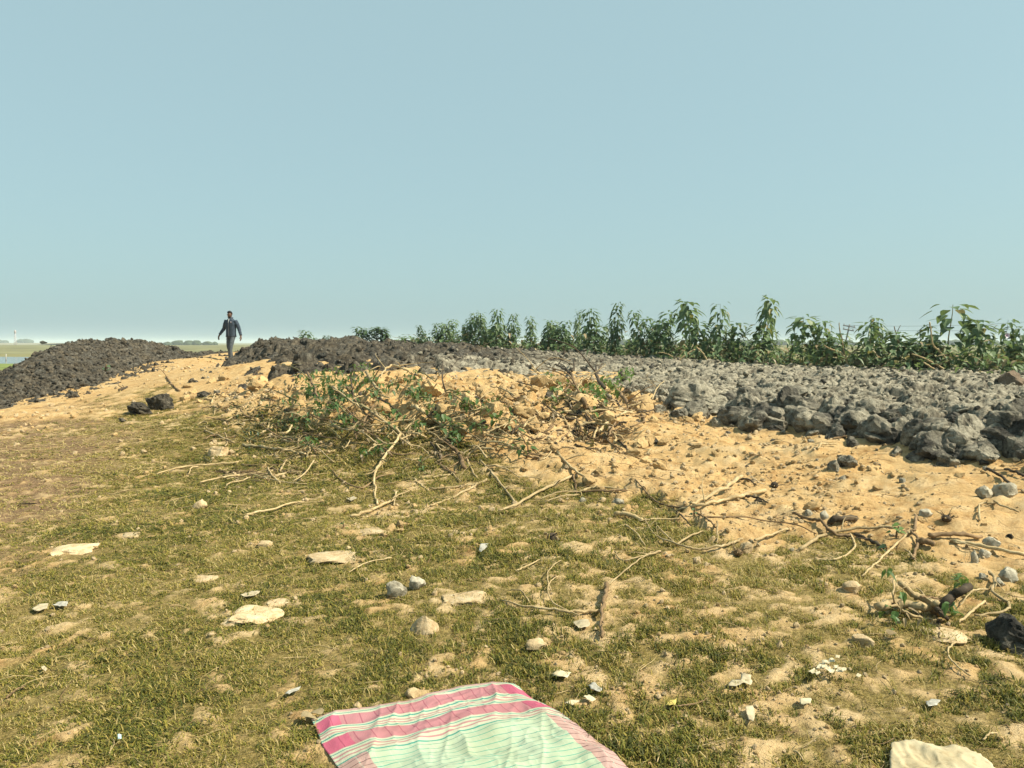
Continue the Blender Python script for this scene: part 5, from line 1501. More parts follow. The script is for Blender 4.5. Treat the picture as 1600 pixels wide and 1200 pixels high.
# saplings and sprouts
def sprout(label, u0, v0, pts, leaves, mt='leaf_fresh', leaf=.07, w=3):
    a = hit(u0, v0)
    root = empty('sapling', tuple(a)); tag(root, label, 'sapling')
    P = [at_depth(u, v, a[1]) - a for (u, v) in pts]
    P[0] = np.array([0, 0, -.02])
    branch_mesh(np.array(P), w / 2 * depth_of(a) / F_PX, w / 3 * depth_of(a) / F_PX, M['wood_brown'], 'stem', root, 6)
    for (u, v, s) in leaves:
        p = at_depth(u, v, a[1]) - a; az = ra.uniform(0, 6.28)
        V, F = LEAF[2]
        B = basis(np.array([math.cos(az), math.sin(az) - .4, -.3]), np.array([0, -.5, 1.0]))
        mesh_obj('leaf', list((V * s * depth_of(a) / F_PX) @ B.T + p), F, M[mt], root)
    return root
sprout('young sapling with four bright round leaves in front of the smaller tangle', 824, 714, [(824, 714), (825, 700), (820, 690), (814, 678)], [(810, 670, 16), (814, 684, 13), (818, 703, 14), (830, 698, 13), (822, 676, 11), (829, 707, 9)])
sprout('leafy green tuft beside the dark forked twig', 1400, 842, [(1400, 842), (1401, 832), (1404, 822)], [(1396, 824, 13), (1404, 818, 13), (1410, 824, 12), (1400, 830, 11), (1407, 830, 10), (1392, 830, 9), (1413, 830, 9)])
sprout('single grey green leaf sprout left of the dark forked twig', 1385, 862, [(1385, 862), (1385, 856), (1384, 850)], [(1385, 852, 15), (1381, 858, 9)], 'leaf')
sprout('small green sprout in grass by the bow shaped branch end', 1084, 806, [(1084, 806), (1085, 799), (1086, 792)], [(1085, 794, 8), (1087, 800, 8), (1082, 802, 7)], 'leaf')
sprout('small green herb on the edge of bare soil in the middle foreground', 535, 826, [(535, 826), (537, 820), (534, 815)], [(532, 818, 9), (538, 816, 9), (540, 824, 8)])
sprout('small grey green weed on the orange flank below the left mound', 165, 583, [(165, 583), (165, 576), (166, 569)], [(160, 575, 8), (168, 571, 9), (172, 577, 8), (163, 580, 7), (158, 581, 8), (150, 586, 8), (145, 587, 7)], 'leaf')

# bare stems that lean and lie among the shrubs
def air_stem(label, pts, w0, w1, mt, y, forks=()):
    P = np.array([at_depth(u, v, y) for (u, v) in pts])
    o = branch_mesh(P, w0 / 2 * y / F_PX, w1 / 2 * y / F_PX, M[mt], 'bare_stem')
    tag(o, label, 'stem', 'bare stems among the shrubs')
    for f in forks:
        branch_mesh(np.array([at_depth(u, v, y + .1) for (u, v) in f]), w1 / 2 * y / F_PX, w1 / 3 * y / F_PX, M[mt], 'fork', o, 5)
air_stem('forked bare tan stem standing below the power pole', [(1326, 579), (1324, 566), (1316, 553), (1300, 546), (1288, 540)], 4, 2, 'wood_pale', 18.6, [[(1323, 562), (1330, 552), (1340, 546)], [(1322, 560), (1318, 545), (1316, 530)], [(1316, 530), (1312, 515), (1311, 505)]])
air_stem('long bare pale stem leaning left from the foot of the tall dark leaved shrub', [(1475, 577), (1456, 566), (1440, 558), (1425, 553)], 3.5, 2, 'wood_pale', 17.6)
air_stem('second shorter bare stem lying under the long leaning one', [(1462, 579), (1452, 572), (1443, 566)], 3, 2, 'wood_pale', 17.5)
air_stem('bent bare stem hanging in the low broad shrub', [(1476, 559), (1468, 548), (1458, 540), (1455, 520), (1452, 503)], 3, 2, 'wood_pale', 17.7)
air_stem('thin bare twig rising free right of the power pole', [(1402, 545), (1401, 525), (1397, 510)], 1.6, 1.2, 'wood_brown', 19.5, [[(1401, 522), (1404, 514), (1407, 508)]])
air_stem('bent tan stems fallen at the foot of the middle cluster', [(1055, 568), (1075, 552), (1086, 546)], 3, 2, 'wood_pale', 20.5, [[(1060, 562), (1040, 552), (1028, 551)], [(1060, 568), (1062, 556), (1070, 547)]])
air_stem('straight tan stem leaning at the foot of the bushy shrub', [(1106, 566), (1098, 552), (1088, 542)], 3, 2, 'wood_pale', 20.5)
print('vegetation', time.time() - T0)

# ================================================================== LUMPS, PAPER AND LITTER ON THE GRASS
LMP = [  # centre u, base v, width, height, material, kind, label
    (338, 713, 30, 16, 'sandlump', 'block', 'block shaped pale earth lump beside the long straight stick'),
    (361, 710, 9, 8, 'sandlump', 'round', 'small pale lump just right of the block shaped one'),
    (301, 704, 9, 6, 'sandlump', 'round', 'small pale lump just left of the block shaped one'),
    (310, 796, 25, 17, 'sandlump', 'cone', 'pointed off white lump like a folded cap in open grass'),
    (384, 813, 9, 8, 'sandlump', 'round', 'small lump at the end of the pale straight stick'),
    (618, 938, 34, 28, 'greylump', 'rock', 'pitted grey stone, front one of the pair in the middle foreground'),
    (651, 922, 27, 22, 'greylump', 'rock', 'brownish grey stone just behind the pitted grey stone'),
    (661, 990, 48, 26, 'sandlump', 'cone', 'pale angular earth lump with a pointed left end near the cloth'),
    (838, 1019, 34, 18, 'sandlump', 'round', 'whitish rounded lump left of the thick stick and below the white scrap'),
    (679, 931, 9, 8, 'sandlump', 'round', 'tiny pale lump right of the two grey stones'),
    (1090, 882, 13, 12, 'sandlump', 'round', 'pale lump in the grass under the bow shaped branch'),
    (1168, 864, 22, 16, 'sandlump', 'block', 'pale earth lump right of the frayed brown stub'),
    (1334, 927, 30, 18, 'sandlump', 'round', 'round sandy lump in the grass left of the uprooted stump'),
    (1238, 862, 8, 6, 'greylump', 'round', 'tiny white stone left of the long pale branch'),
    (1289, 812, 14, 14, 'greylump', 'round', 'pale stone on the slope just above the dark log'),
    (1265, 806, 12, 10, 'greylump', 'round', 'grey stone left of the pale stone above the dark log'),
    (1449, 808, 20, 12, 'greylump', 'rock', 'bluish grey lump alone on the orange slope at right'),
    (1245, 982, 11, 10, 'sandlump', 'round', 'small yellowish lump in the right grass'),
    (1219, 1012, 14, 11, 'sandlump', 'cone', 'small pale wedge lump in the right grass'),
    (1351, 1011, 30, 15, 'sandlump', 'block', 'flat pinkish earth slab below the uprooted stump'),
    (910, 786, 12, 9, 'greylump', 'rock', 'dark grey stone at the foot of the split pale branch'),
    (942, 786, 12, 9, 'sandlump', 'round', 'orange lump right of the dark grey stone at the split branch'),
    (967, 788, 18, 9, 'greylump', 'rock', 'grey flat stone at the edge of the orange slope'),
    (1525, 880, 12, 20, 'greylump', 'rock', 'grey clod leaning at the end of the pale split stick'),
    (1541, 872, 18, 14, 'greylump', 'rock', 'grey clod below the pale split stick'),
    (1580, 908, 28, 20, 'greylump', 'rock', 'largest grey lump right of the snaking root'),
    (1537, 906, 12, 10, 'greylump', 'rock', 'small grey lump at the top of the snaking root'),
    (1564, 917, 18, 14, 'greylump', 'rock', 'grey lump inside the bend of the snaking root'),
    (1541, 778, 24, 20, 'greylump', 'rock', 'angular grey clod on the slope above the staple shaped twig'),
    (1577, 776, 34, 22, 'greylump', 'rock', 'pale grey clod heap right of the angular grey clod'),
    (1555, 856, 28, 16, 'greylump', 'rock', 'whitish clod above the pale split stick'),
    (665, 1062, 10, 9, 'sandlump', 'cone', 'small pale chip standing in grass above the cloth'),
    (722, 1055, 7, 7, 'sandlump', 'round', 'tiny pale stone above the pink end of the cloth'),
    (644, 1091, 24, 14, 'sandlump', 'round', 'yellowish earth lump touching the far edge of the cloth'),
    (556, 1108, 17, 10, 'sandlump', 'cone', 'small yellowish chip left of the far edge of the cloth'),
    (412, 856, 22, 10, 'sandlump', 'block', 'pale flat lump in the left middle grass'),
    (543, 861, 10, 8, 'sandlump', 'round', 'small pale lump right of a bare sandy patch'),
    (768, 800, 12, 7, 'sandlump', 'block', 'pale chip in the grass under the long straight stick'),
    (92, 871, 78, 17, 'sandlump', 'flat', 'long flat cream earth slab in the far left grass'),
    (386, 980, 92, 27, 'sandlump', 'flat', 'largest flat cream earth slab in the left foreground grass'),
    (430, 950, 38, 11, 'sandlump', 'flat', 'small flat cream earth piece touching the largest slab at its upper right'),
    (724, 950, 76, 20, 'sandlump', 'flat', 'flat cream earth slab with sandy tail right of the two grey stones'),
    (512, 884, 84, 16, 'sandlump', 'flat', 'flat pale earth slab above the thin straight brown twig'),
    (192, 843, 40, 9, 'sandlump', 'flat', 'small flat earth slab in the grass between the far left slab and the pointed lump'),
    (1502, 1012, 84, 26, 'sandlump', 'flat', 'broad sandy earth slab right below the uprooted stump'),
    (312, 912, 40, 10, 'sandlump', 'flat', 'thin orange tan earth slab above the largest slab in the left grass'),
    (582, 838, 50, 12, 'sandlump', 'flat', 'broken pale earth slab on the bare soil in the middle ground'),
]
LUMPB = {}
rl = np.random.default_rng(71)
for k, (u, v, w, h, mt, kind, lab) in enumerate(LMP):
    if lab is None: continue
    p = hit(u, v); d = depth_of(p); W = w * d / F_PX; Hh = max(h * d / F_PX / .95, W * .4) if kind != 'flat' else W * .16
    V, F = ico(3); r2 = np.random.default_rng(900 + k)
    n = r2.normal(size=(9, 3)); n /= np.linalg.norm(n, axis=1)[:, None]; hh = r2.uniform(.62, 1, 9)
    dots = V @ n.T; rr = np.minimum(np.where(dots > .05, hh / np.maximum(dots, .05), 9).min(1), 1.1)
    rr = rr * (1 + .22 * fbm(V[:, 0] * 2 + k, V[:, 1] * 2, 3, k, V[:, 2] * 2) + (.14 if kind == 'rock' else .09) * fbm(V[:, 0] * 5 + k, V[:, 1] * 5, 3, k + 3, V[:, 2] * 5))
    rr = rr - .09 * (1 - sstep(0, .16, np.abs(vnoise(V[:, 0] * 2.2 + k, V[:, 1] * 2.2, k + 8, V[:, 2] * 2.2))))
    Q = V * rr[:, None]
    if kind == 'block': Q = np.sign(V) * np.abs(V) ** .6 * rr[:, None]
    if kind == 'flat':
        Q = np.sign(V) * np.abs(V) ** .8 * (rr * (1 + .30 * fbm(V[:, 0] * 1.6 + k * 3, V[:, 1] * 1.6, 3, k + 11)))[:, None]
    if kind == 'cone':
        t = np.clip((Q[:, 2] + .4) / 1.4, 0, 1); Q[:, :2] *= (1 - .62 * t)[:, None]; Q[:, 0] += .25 * t
    mn, mx = Q.min(0), Q.max(0)
    Q = (Q - (mn + mx) / 2) / (mx - mn)
    Q = Q * np.array([W, W * .8, Hh * 1.25]) + np.array([0, W * .25, Hh * .30])
    if kind == 'flat': Q = Q * np.array([1, 1.15, 1]) + np.array([0, W * .2, -Hh * .22])
    me = bpy.data.meshes.new('earth_lump'); me.from_pydata([tuple(q) for q in Q], [], F)
    me.polygons.foreach_set('use_smooth', np.ones(len(me.polygons), bool)); me.set_sharp_from_angle(angle=R(35)); me.materials.append(M[mt])
    nm = 'stone' if mt == 'greylump' else 'soil_lump'
    o = link(bpy.data.objects.new(nm, me)); o.location = tuple(p)
    tag(o, lab, 'stone' if nm == 'stone' else 'earth lump', 'loose lumps lying on the grass')

# dark clods lying by themselves
def lone_clod(label, u, v, r, me, seed, sz=1.0):
    p = hit(u, v); s = r * depth_of(p) / F_PX
    o = bpy.data.objects.new('mud_clod', me); o.location = (p[0], p[1] + s * .5, p[2] + s * .35)
    q = np.random.default_rng(seed)
    o.rotation_euler = (q.uniform(-.4, .4), q.uniform(-.4, .4), q.uniform(0, 6)); o.scale = (s, s, s * sz)
    link(o); tag(o, label, 'clod', 'dark mud clods lying apart from the bank'); return o
big_dark = [clod_mesh('mud_clod', 960 + k, 4, 9, .12, .85, M['mud_dark'], .62) for k in range(3)]
lone_clod('large dark mud clod on the edge of the path, bigger of the pair', 246, 641, 23, big_dark[0], 1, 1.1)
lone_clod('low dark brown clod leaning against the bigger one by the path', 216, 648, 19, big_dark[1], 2, .62)
lone_clod('small dark clod in the grass at the left of the pair by the path', 190, 660, 7, big_dark[2], 3, .6)
lone_clod('dark upright clod fallen on the orange slope, left one of the fallen pair', 1308, 737, 12, CG[1], 4, 1.2)
lone_clod('dark clod fallen on the orange slope, right one of the fallen pair', 1326, 731, 14, CG[2], 5, 1.2)
lone_clod('big mossy dark clod at the right edge among the grass', 1594, 1020, 40, clod_mesh('mud_clod', 975, 4, 9, .12, .85, M['mud_edge'], .6), 6, .95)
lone_clod('dark clod among twigs on the orange lumps left of the big tangle', 320, 620, 8, big_dark[2], 7, .9)
lone_clod('brown rounded boulder like clod at the back right of the bank', 1583, 600, 18, clod_mesh('mud_clod', 970, 3, 8, .14, .9, make_lump_mat('brown_clod', [(.3, (.10, .07, .045)), (.5, (.19, .14, .095)), (.7, (.30, .225, .16))]), .65), 8, 1.0)
lone_clod('dark clod perched alone on the left end of the earth mound', 67, 537, 5, big_dark[0], 9, .6)

# paper scraps and plastic
m_paper, nt, b, out = mat('crumpled_paper')
n = noise(nt, objco(nt), 18, 4)
nt.links.new(ramp(nt, n, [(.35, (.58, .49, .31)), (.65, (.73, .65, .45))]), b.inputs['Base Color']); bump(nt, b, n, .25, .01); b.inputs['Roughness'].default_value = .75
m_sheet, nt, b, out = mat('cream_sheet')
n = noise(nt, objco(nt), 9, 5); n_ = noise(nt, objco(nt), 45, 4)
cs = ramp(nt, n, [(.35, (.44, .36, .215)), (.65, (.57, .49, .32))])
cs = mix(nt, ramp(nt, n_, [(.34, (.5, .5, .5)), (.45, (0, 0, 0))]), cs, (.34, .25, .13))
nt.links.new(cs, b.inputs['Base Color']); bump(nt, b, n_, .3, .006); b.inputs['Roughness'].default_value = .75
m_white, nt, b, out = mat('white_scrap')
n = noise(nt, objco(nt), 40, 4)
nt.links.new(ramp(nt, n, [(.35, (.40, .33, .21)), (.65, (.58, .49, .33))]), b.inputs['Base Color']); b.inputs['Roughness'].default_value = .6
m_plast, nt, b, out = mat('thin_plastic')
n = noise(nt, objco(nt), 60, 4)
nt.links.new(ramp(nt, n, [(.35, (.36, .34, .28)), (.65, (.56, .53, .45))]), b.inputs['Base Color']); b.inputs['Roughness'].default_value = .3
m_yl = plain('yellow_scrap', (.66, .52, .14), .6, .15)

def scrap(name, label, cat, outline, m, puff=.25, thick=.0012, seed=0, lift=.018, rings=5, per=4, crease=0.0):
    """a crumpled flat piece whose outline is given in px of the photograph and which lies on the ground"""
    r = np.random.default_rng(seed)
    P = np.array([hit(u, v) for (u, v) in outline]); c = P.mean(0)
    size = np.linalg.norm(P - c, axis=1).max()
    n0 = len(P)
    B = []
    for k in range(n0):
        a, b2 = P[k], P[(k + 1) % n0]
        for t in np.linspace(0, 1, per, endpoint=False): B.append(a + (b2 - a) * t)
    B = np.array(B); n = len(B); V = []
    for q in range(1, rings + 1):
        for k in range(n):
            p = c + (B[k] - c) * (q / rings) * (1 + (.05 if rings < 8 else .012) * r.normal())
            V.append(p)
    V.append(c); V = np.array(V)
    g = np.max([top_h(V[:, 0], V[:, 1])], 0)
    rd = vnoise(V[:, 0] / size * 2.6 + seed, V[:, 1] / size * 2.6, seed); rd2 = 1 - np.abs(vnoise(V[:, 0] / size * 1.7 + 3 + seed, V[:, 1] / size * 1.7, seed + 2))
    V[:, 2] = g + lift + size * puff * (.5 * rd2 + .25 * rd)
    if crease:
        for f_, a_, s_ in ((2.2, 1.0, 5), (4.7, .6, 6), (9.5, .3, 7)):
            V[:, 2] += size * crease * a_ * (1 - np.abs(vnoise(V[:, 0] / size * f_ + s_, V[:, 1] / size * f_ * .8 - s_, seed + s_))) ** 2
    F = []
    for q in range(rings - 1):
        for k in range(n):
            F.append((q * n + k, (q + 1) * n + k, (q + 1) * n + (k + 1) % n, q * n + (k + 1) % n))
    for k in range(n): F.append((len(V) - 1, k, (k + 1) % n))
    o = mesh_obj(name, V - c, F, m); o.location = tuple(c)
    md = o.modifiers.new('thickness', 'SOLIDIFY'); md.thickness = thick
    return tag(o, label, cat)
scrap('paper_sheet', 'large crumpled cream paper sheet at the lower right corner, cut by the frame', 'paper', [(1392, 1178), (1415, 1172), (1470, 1180), (1510, 1184), (1545, 1204), (1575, 1228), (1480, 1250), (1400, 1240), (1390, 1205)], m_sheet, .06, .002, 3, .014, 22, 12, .055)
scrap('paper_scrap', 'white rectangular paper scrap left of the thick stick', 'paper', [(894, 979), (920, 974), (922, 984), (904, 989)], m_white, .16, .001, 4)
scrap('paper_scrap', 'torn white paper scrap with two lobes right of bare soil', 'paper', [(1136, 1080), (1146, 1070), (1158, 1072), (1158, 1062), (1174, 1064), (1174, 1078), (1162, 1076), (1150, 1082)], m_white, .18, .001, 5)
scrap('paper_scrap', 'torn cream paper scrap with a dark hole below the two lobed one', 'paper', [(1164, 1114), (1176, 1112), (1180, 1124), (1178, 1139), (1170, 1134), (1166, 1124)], m_white, .2, .001, 6)
scrap('paper_scrap', 'small square greenish paper scrap in grass below the flaky heap', 'paper', [(1249, 1100), (1268, 1099), (1267, 1108), (1251, 1109)], m_paper, .2, .001, 7)
scrap('yellow_scrap', 'yellow crumpled leaf or scrap at the end of a thin brown twig', 'litter', [(1040, 1111), (1047, 1103), (1057, 1101), (1056, 1109), (1046, 1113)], m_yl, .25, .001, 8)
scrap('plastic_piece', 'small crushed clear plastic piece right of the cloth', 'plastic', [(918, 1078), (926, 1073), (942, 1084), (936, 1090), (924, 1086)], m_plast, .25, .001, 9)
scrap('paper_scrap', 'pale flat scrap just right of the cloth corner', 'paper', [(880, 1106), (892, 1102), (906, 1104), (894, 1110)], m_paper, .2, .001, 10)
scrap('dry_leaf', 'pale curled leaf above the pale flat scrap right of the cloth', 'leaf', [(911, 1097), (920, 1093), (931, 1101), (924, 1105)], m_paper, .3, .001, 11)
scrap('plastic_scrap', 'dirty white plastic scrap lying in the far left grass', 'plastic', [(50, 958), (62, 950), (76, 949), (74, 957), (58, 961)], m_white, .2, .001, 12)
scrap('plastic_scrap', 'grey wrinkled plastic strip right of the dirty white scrap', 'plastic', [(80, 952), (92, 947), (107, 946), (104, 954), (90, 954)], m_plast, .25, .001, 13)
scrap('plastic_scrap', 'thin glossy plastic scrap in the grass left of the cloth', 'plastic', [(446, 1092), (455, 1085), (470, 1082), (468, 1087), (452, 1093)], m_plast, .25, .001, 14)
scrap('paper_scrap', 'small white chip in the left foreground grass', 'paper', [(64, 1050), (70, 1048), (74, 1053), (71, 1057)], m_white, .3, .001, 15)
scrap('plastic_bit', 'tiny pale blue plastic bit in the lower left grass', 'plastic', [(184, 1160), (190, 1160), (190, 1166), (185, 1167)], plain('pale_blue', (.50, .68, .70), .4, .05), .3, .001, 16, .025)
scrap('plastic_scrap', 'grey white plastic scrap in the right foreground grass', 'plastic', [(1446, 1104), (1456, 1101), (1469, 1104), (1464, 1111), (1450, 1113)], m_plast, .3, .001, 17)
scrap('paper_scrap', 'pale grey triangular scrap in the middle grass', 'paper', [(748, 866), (751, 856), (763, 854), (760, 863), (752, 869)], m_plast, .2, .001, 18)
scrap('paper_scrap', 'flimsy whitish scrap above the left bare sand patch', 'paper', [(376, 936), (390, 930), (406, 929), (400, 936), (384, 940)], m_white, .2, .001, 19)
scrap('dry_leaf', 'flat yellowish dry leaf beside the sand below the white lump', 'leaf', [(862, 1060), (876, 1053), (892, 1058), (886, 1066), (868, 1066)], m_paper, .12, .001, 20)
scrap('paper_scrap', 'pale paper strip under the tangle by the pale forked stick', 'paper', [(541, 784), (553, 780), (558, 783), (549, 787)], m_white, .2, .001, 23)
# heap of torn flakes
fr = empty('flake_heap', tuple(hit(1290, 1062))); tag(fr, 'heap of torn pale flakes of paper in the right grass', 'paper')
rf_ = np.random.default_rng(77)
for k, (u, v) in enumerate([(1270, 1058), (1278, 1062), (1284, 1050), (1290, 1048), (1292, 1058), (1298, 1064), (1306, 1060), (1312, 1066), (1300, 1052), (1282, 1064), (1318, 1070), (1288, 1066), (1340, 1082), (1308, 1054)]):
    s = rf_.uniform(5, 9); a = rf_.uniform(0, 6)
    o = scrap('flake', None, None, [(u + s * math.cos(a), v + .6 * s * math.sin(a)), (u + s * math.cos(a + 1.7), v + .6 * s * math.sin(a + 1.7)), (u + s * math.cos(a + 3.2), v + .6 * s * math.sin(a + 3.2)), (u + s * .6 * math.cos(a + 4.6), v + .5 * s * math.sin(a + 4.6))], m_paper, .35, .001, 80 + k, .02 + .004 * k)
    o.parent = fr; o.matrix_parent_inverse = Matrix.Translation(-Vector(fr.location))
# fallen leaves, each alone on the ground
m_dl = M['leaf_dry']
for k, (u, v, lab) in enumerate([(470, 1132, 'dry curled leaf sticking out under the left corner of the cloth'), (503, 1128, 'pointed dry leaf standing behind the left corner of the cloth'), (1390, 1002, 'pale leaf hanging among grass below the stump')]):
    p = hit(u, v); V, F = leaf_arrays(.5, .5, 1.4); s = 26 * depth_of(p) / F_PX
    az = rf_.uniform(0, 6); B = basis(np.array([math.cos(az), math.sin(az), .25]), np.array([0, 0, 1.0]))
    o = mesh_obj('dry_leaf', list((V * s) @ B.T), F, m_dl); o.location = (p[0], p[1], p[2] + .03); tag(o, lab, 'leaf')

# ================================================================== THE CHECKED COTTON CLOTH
nu, nv = 230, 260
back = [(486, 1131), (530, 1118), (575, 1112), (612, 1102), (645, 1096), (680, 1088), (715, 1081), (745, 1078), (770, 1075), (806, 1081)]
Bk = catmull(np.array([hit(u, v)[:2] for (u, v) in back]), nu)
Bk = np.array([np.interp(np.linspace(0, 1, nu), np.linspace(0, 1, len(Bk)), Bk[:, k]) for k in range(2)]).T
lp = [hit(486, 1131)[:2], hit(502, 1166)[:2], hit(530, 1204)[:2]]; rpx_ = [hit(806, 1081)[:2], hit(856, 1108)[:2], hit(905, 1140)[:2], hit(972, 1202)[:2]]
def extend(pl, L):
    pl = [np.array(p) for p in pl]; d = pl[-1] - pl[-2]; d /= np.linalg.norm(d)
    pl.append(pl[-1] + d * .35); pl.append(pl[-1] + d * .4)
    q = catmull(np.array(pl), 120); s = np.concatenate([[0], np.cumsum(np.linalg.norm(np.diff(q, axis=0), axis=1))])
    t = np.linspace(0, L, nv)
    return np.stack([np.interp(t, s, q[:, k]) for k in range(2)], 1)
LEN = 1.15
Lf = extend(lp, LEN); Rt = extend(rpx_, LEN)
U = np.linspace(0, 1, nu)[None, :]; Vv = np.linspace(0, 1, nv)[:, None]
straight = (1 - U)[..., None] * Bk[0] + U[..., None] * Bk[-1]
bow = Bk[None] - straight
XY = (1 - U)[..., None] * Lf[:, None] + U[..., None] * Rt[:, None] + bow * np.exp(-Vv * 3.2)[..., None]
W_ = np.linalg.norm(Bk[-1] - Bk[0])
cx, cy = XY[..., 0], XY[..., 1]
gz = ground_base(cx, cy) + .03 * fbm(cx * .9, cy * .9, 3, 21)
a_, b_ = U * W_ + 0 * Vv, Vv * LEN + 0 * U
wr = .016 * vnoise(a_ * 5 + b_ * 3.2, b_ * 5 - a_ * 3, 301) + .012 * (1 - np.abs(vnoise(a_ * 6.5 + b_ * 2.4, b_ * 4 - a_ * 2, 302))) ** 3 + .009 * vnoise(a_ * 14 + b_ * 6, b_ * 8, 303) + .006 * (1 - np.abs(vnoise(a_ * 4 + b_ * 16, b_ * 5, 307))) ** 4 + .0025 * vnoise(a_ * 30, b_ * 34, 304) + .006 * (1 - np.abs(vnoise(a_ * 8 + b_ * 5, b_ * 3.5 - a_ * 2, 311))) ** 5 + .006 * (1 - np.abs(vnoise(a_ * 5 - b_ * 9, b_ * 10 + a_ * 3, 312))) ** 5 + .004 * (1 - np.abs(vnoise(a_ * 18 + b_ * 7, b_ * 15, 313))) ** 4
edge = np.minimum(np.minimum(U, 1 - U) * W_ + 0 * Vv, b_)
gz = gz + .028 + .75 * wr * (.5 + .5 * sstep(0, .10, edge)) - .012 * (1 - sstep(0, .05, edge))
# edges of the weave waver a little
cx = cx + .006 * vnoise(b_ * 9, a_ * 9, 305); cy = cy + .006 * vnoise(b_ * 8, a_ * 8 + 5, 306)
idx = np.arange(nu * nv).reshape(nv, nu)
Fc = np.stack([idx[:-1, :-1], idx[1:, :-1], idx[1:, 1:], idx[:-1, 1:]], -1).reshape(-1, 4)
cloth = mesh_obj('cotton_cloth', np.stack([cx.ravel(), cy.ravel(), gz.ravel()], 1), Fc.tolist(), None)
uv = cloth.data.uv_layers.new(name='weave')
li = np.zeros(len(cloth.data.loops), np.int32); cloth.data.loops.foreach_get('vertex_index', li)
uvv = np.stack([(U + 0 * Vv).ravel()[li], (b_ / LEN).ravel()[li]], 1)
uv.data.foreach_set('uv', uvv.astype(np.float32).ravel())
md = cloth.modifiers.new('thickness', 'SOLIDIFY'); md.thickness = .0012
tag(cloth, 'pale green and pink checked cotton cloth spread on the grass at the bottom', 'cloth')
m_c, nt, b, out = mat('checked_cotton')
uvn = N(nt, 'ShaderNodeUVMap'); uvn.uv_map = 'weave'
sp_ = N(nt, 'ShaderNodeSeparateXYZ'); nt.links.new(uvn.outputs['UV'], sp_.inputs[0])
uu, vv_ = sp_.outputs[0], sp_.outputs[1]
PINK, ROSE, WHITE, MINT, TEAL, PALE = (.54, .25, .275), (.52, .28, .285), (.60, .63, .48), (.52, .62, .455), (.10, .37, .30), (.58, .39, .355)
bands = ramp(nt, math_(nt, 'MULTIPLY', vv_, 2.0), [(0, PALE), (.022, WHITE), (.050, TEAL), (.062, WHITE), (.084, PINK), (.205, WHITE), (.222, TEAL), (.234, WHITE), (.252, ROSE), (.262, WHITE), (.280, ROSE), (.290, WHITE), (.306, TEAL), (.318, WHITE), (.335, PINK), (.465, WHITE), (.482, TEAL), (.492, WHITE), (.510, ROSE), (.524, WHITE), (.545, ROSE), (.556, WHITE), (.580, TEAL), (.592, MINT)], 'CONSTANT')
side = math_(nt, 'ADD', math_(nt, 'LESS_THAN', uu, .10), math_(nt, 'GREATER_THAN', uu, .885), clamp=True)
infield = math_(nt, 'GREATER_THAN', vv_, .296)
hot = mix(nt, 1.0, (0.60, .14, .235), (1, 1, 1), 'MULTIPLY')
is_pink = math_(nt, 'ADD', math_(nt, 'MULTIPLY', math_(nt, 'GREATER_THAN', vv_, .042), math_(nt, 'LESS_THAN', vv_, .1025)), math_(nt, 'MULTIPLY', math_(nt, 'GREATER_THAN', vv_, .1675), math_(nt, 'LESS_THAN', vv_, .2325)), clamp=True)
c = mix(nt, math_(nt, 'MULTIPLY', side, math_(nt, 'MULTIPLY', is_pink, .9)), bands, hot)
c = mix(nt, math_(nt, 'MULTIPLY', side, infield), c, PALE)
# cross threads along the length and the lines of the checks
def lines(coord, freq, width, phase=0.0):
    f = math_(nt, 'FRACT', math_(nt, 'MULTIPLY_ADD', coord, freq, phase))
    return math_(nt, 'LESS_THAN', f, width)
ln = lines(vv_, 42, .11)
wob_ = noise(nt, uvn.outputs['UV'], 60, 3)
linecol = mix(nt, side, mix(nt, ramp(nt, noise(nt, uvn.outputs['UV'], 5, 2), [(.42, (0, 0, 0)), (.58, (1, 1, 1))]), (.06, .42, .33), (.16, .30, .26)), (.15, .08, .075))
c = mix(nt, math_(nt, 'MULTIPLY', math_(nt, 'MULTIPLY', ln, infield), math_(nt, 'MULTIPLY_ADD', wob_, .4, .7)), c, linecol)
lu = lines(uu, 17, .075)
c = mix(nt, math_(nt, 'MULTIPLY', lu, math_(nt, 'MULTIPLY', is_pink, .6)), c, (.30, .07, .12))
c = mix(nt, math_(nt, 'MULTIPLY', lu, math_(nt, 'MULTIPLY', infield, .22)), c, (.72, .82, .62))
c = mix(nt, math_(nt, 'MULTIPLY', math_(nt, 'MULTIPLY', lu, ln), infield), c, (.08, .45, .38))
c = mix(nt, ramp(nt, noise(nt, uvn.outputs['UV'], 4, 5, .65), [(.40, (0, 0, 0)), (.70, (.7, .7, .7))]), c, mix(nt, 1.0, c, (.80, .76, .66), 'MULTIPLY'))
nt.links.new(c, b.inputs['Base Color']); b.inputs['Roughness'].default_value = .95; b.inputs['Specular IOR Level'].default_value = .1
bump(nt, b, noise(nt, uvn.outputs['UV'], 260, 3), .6, .006)
tr = N(nt, 'ShaderNodeBsdfTranslucent'); nt.links.new(c, tr.inputs['Color'])
ms = N(nt, 'ShaderNodeMixShader'); ms.inputs[0].default_value = .12
nt.links.new(b.outputs['BSDF'], ms.inputs[1]); nt.links.new(tr.outputs['BSDF'], ms.inputs[2]); nt.links.new(ms.outputs['Shader'], out.inputs['Surface'])
cloth.data.materials.append(m_c)

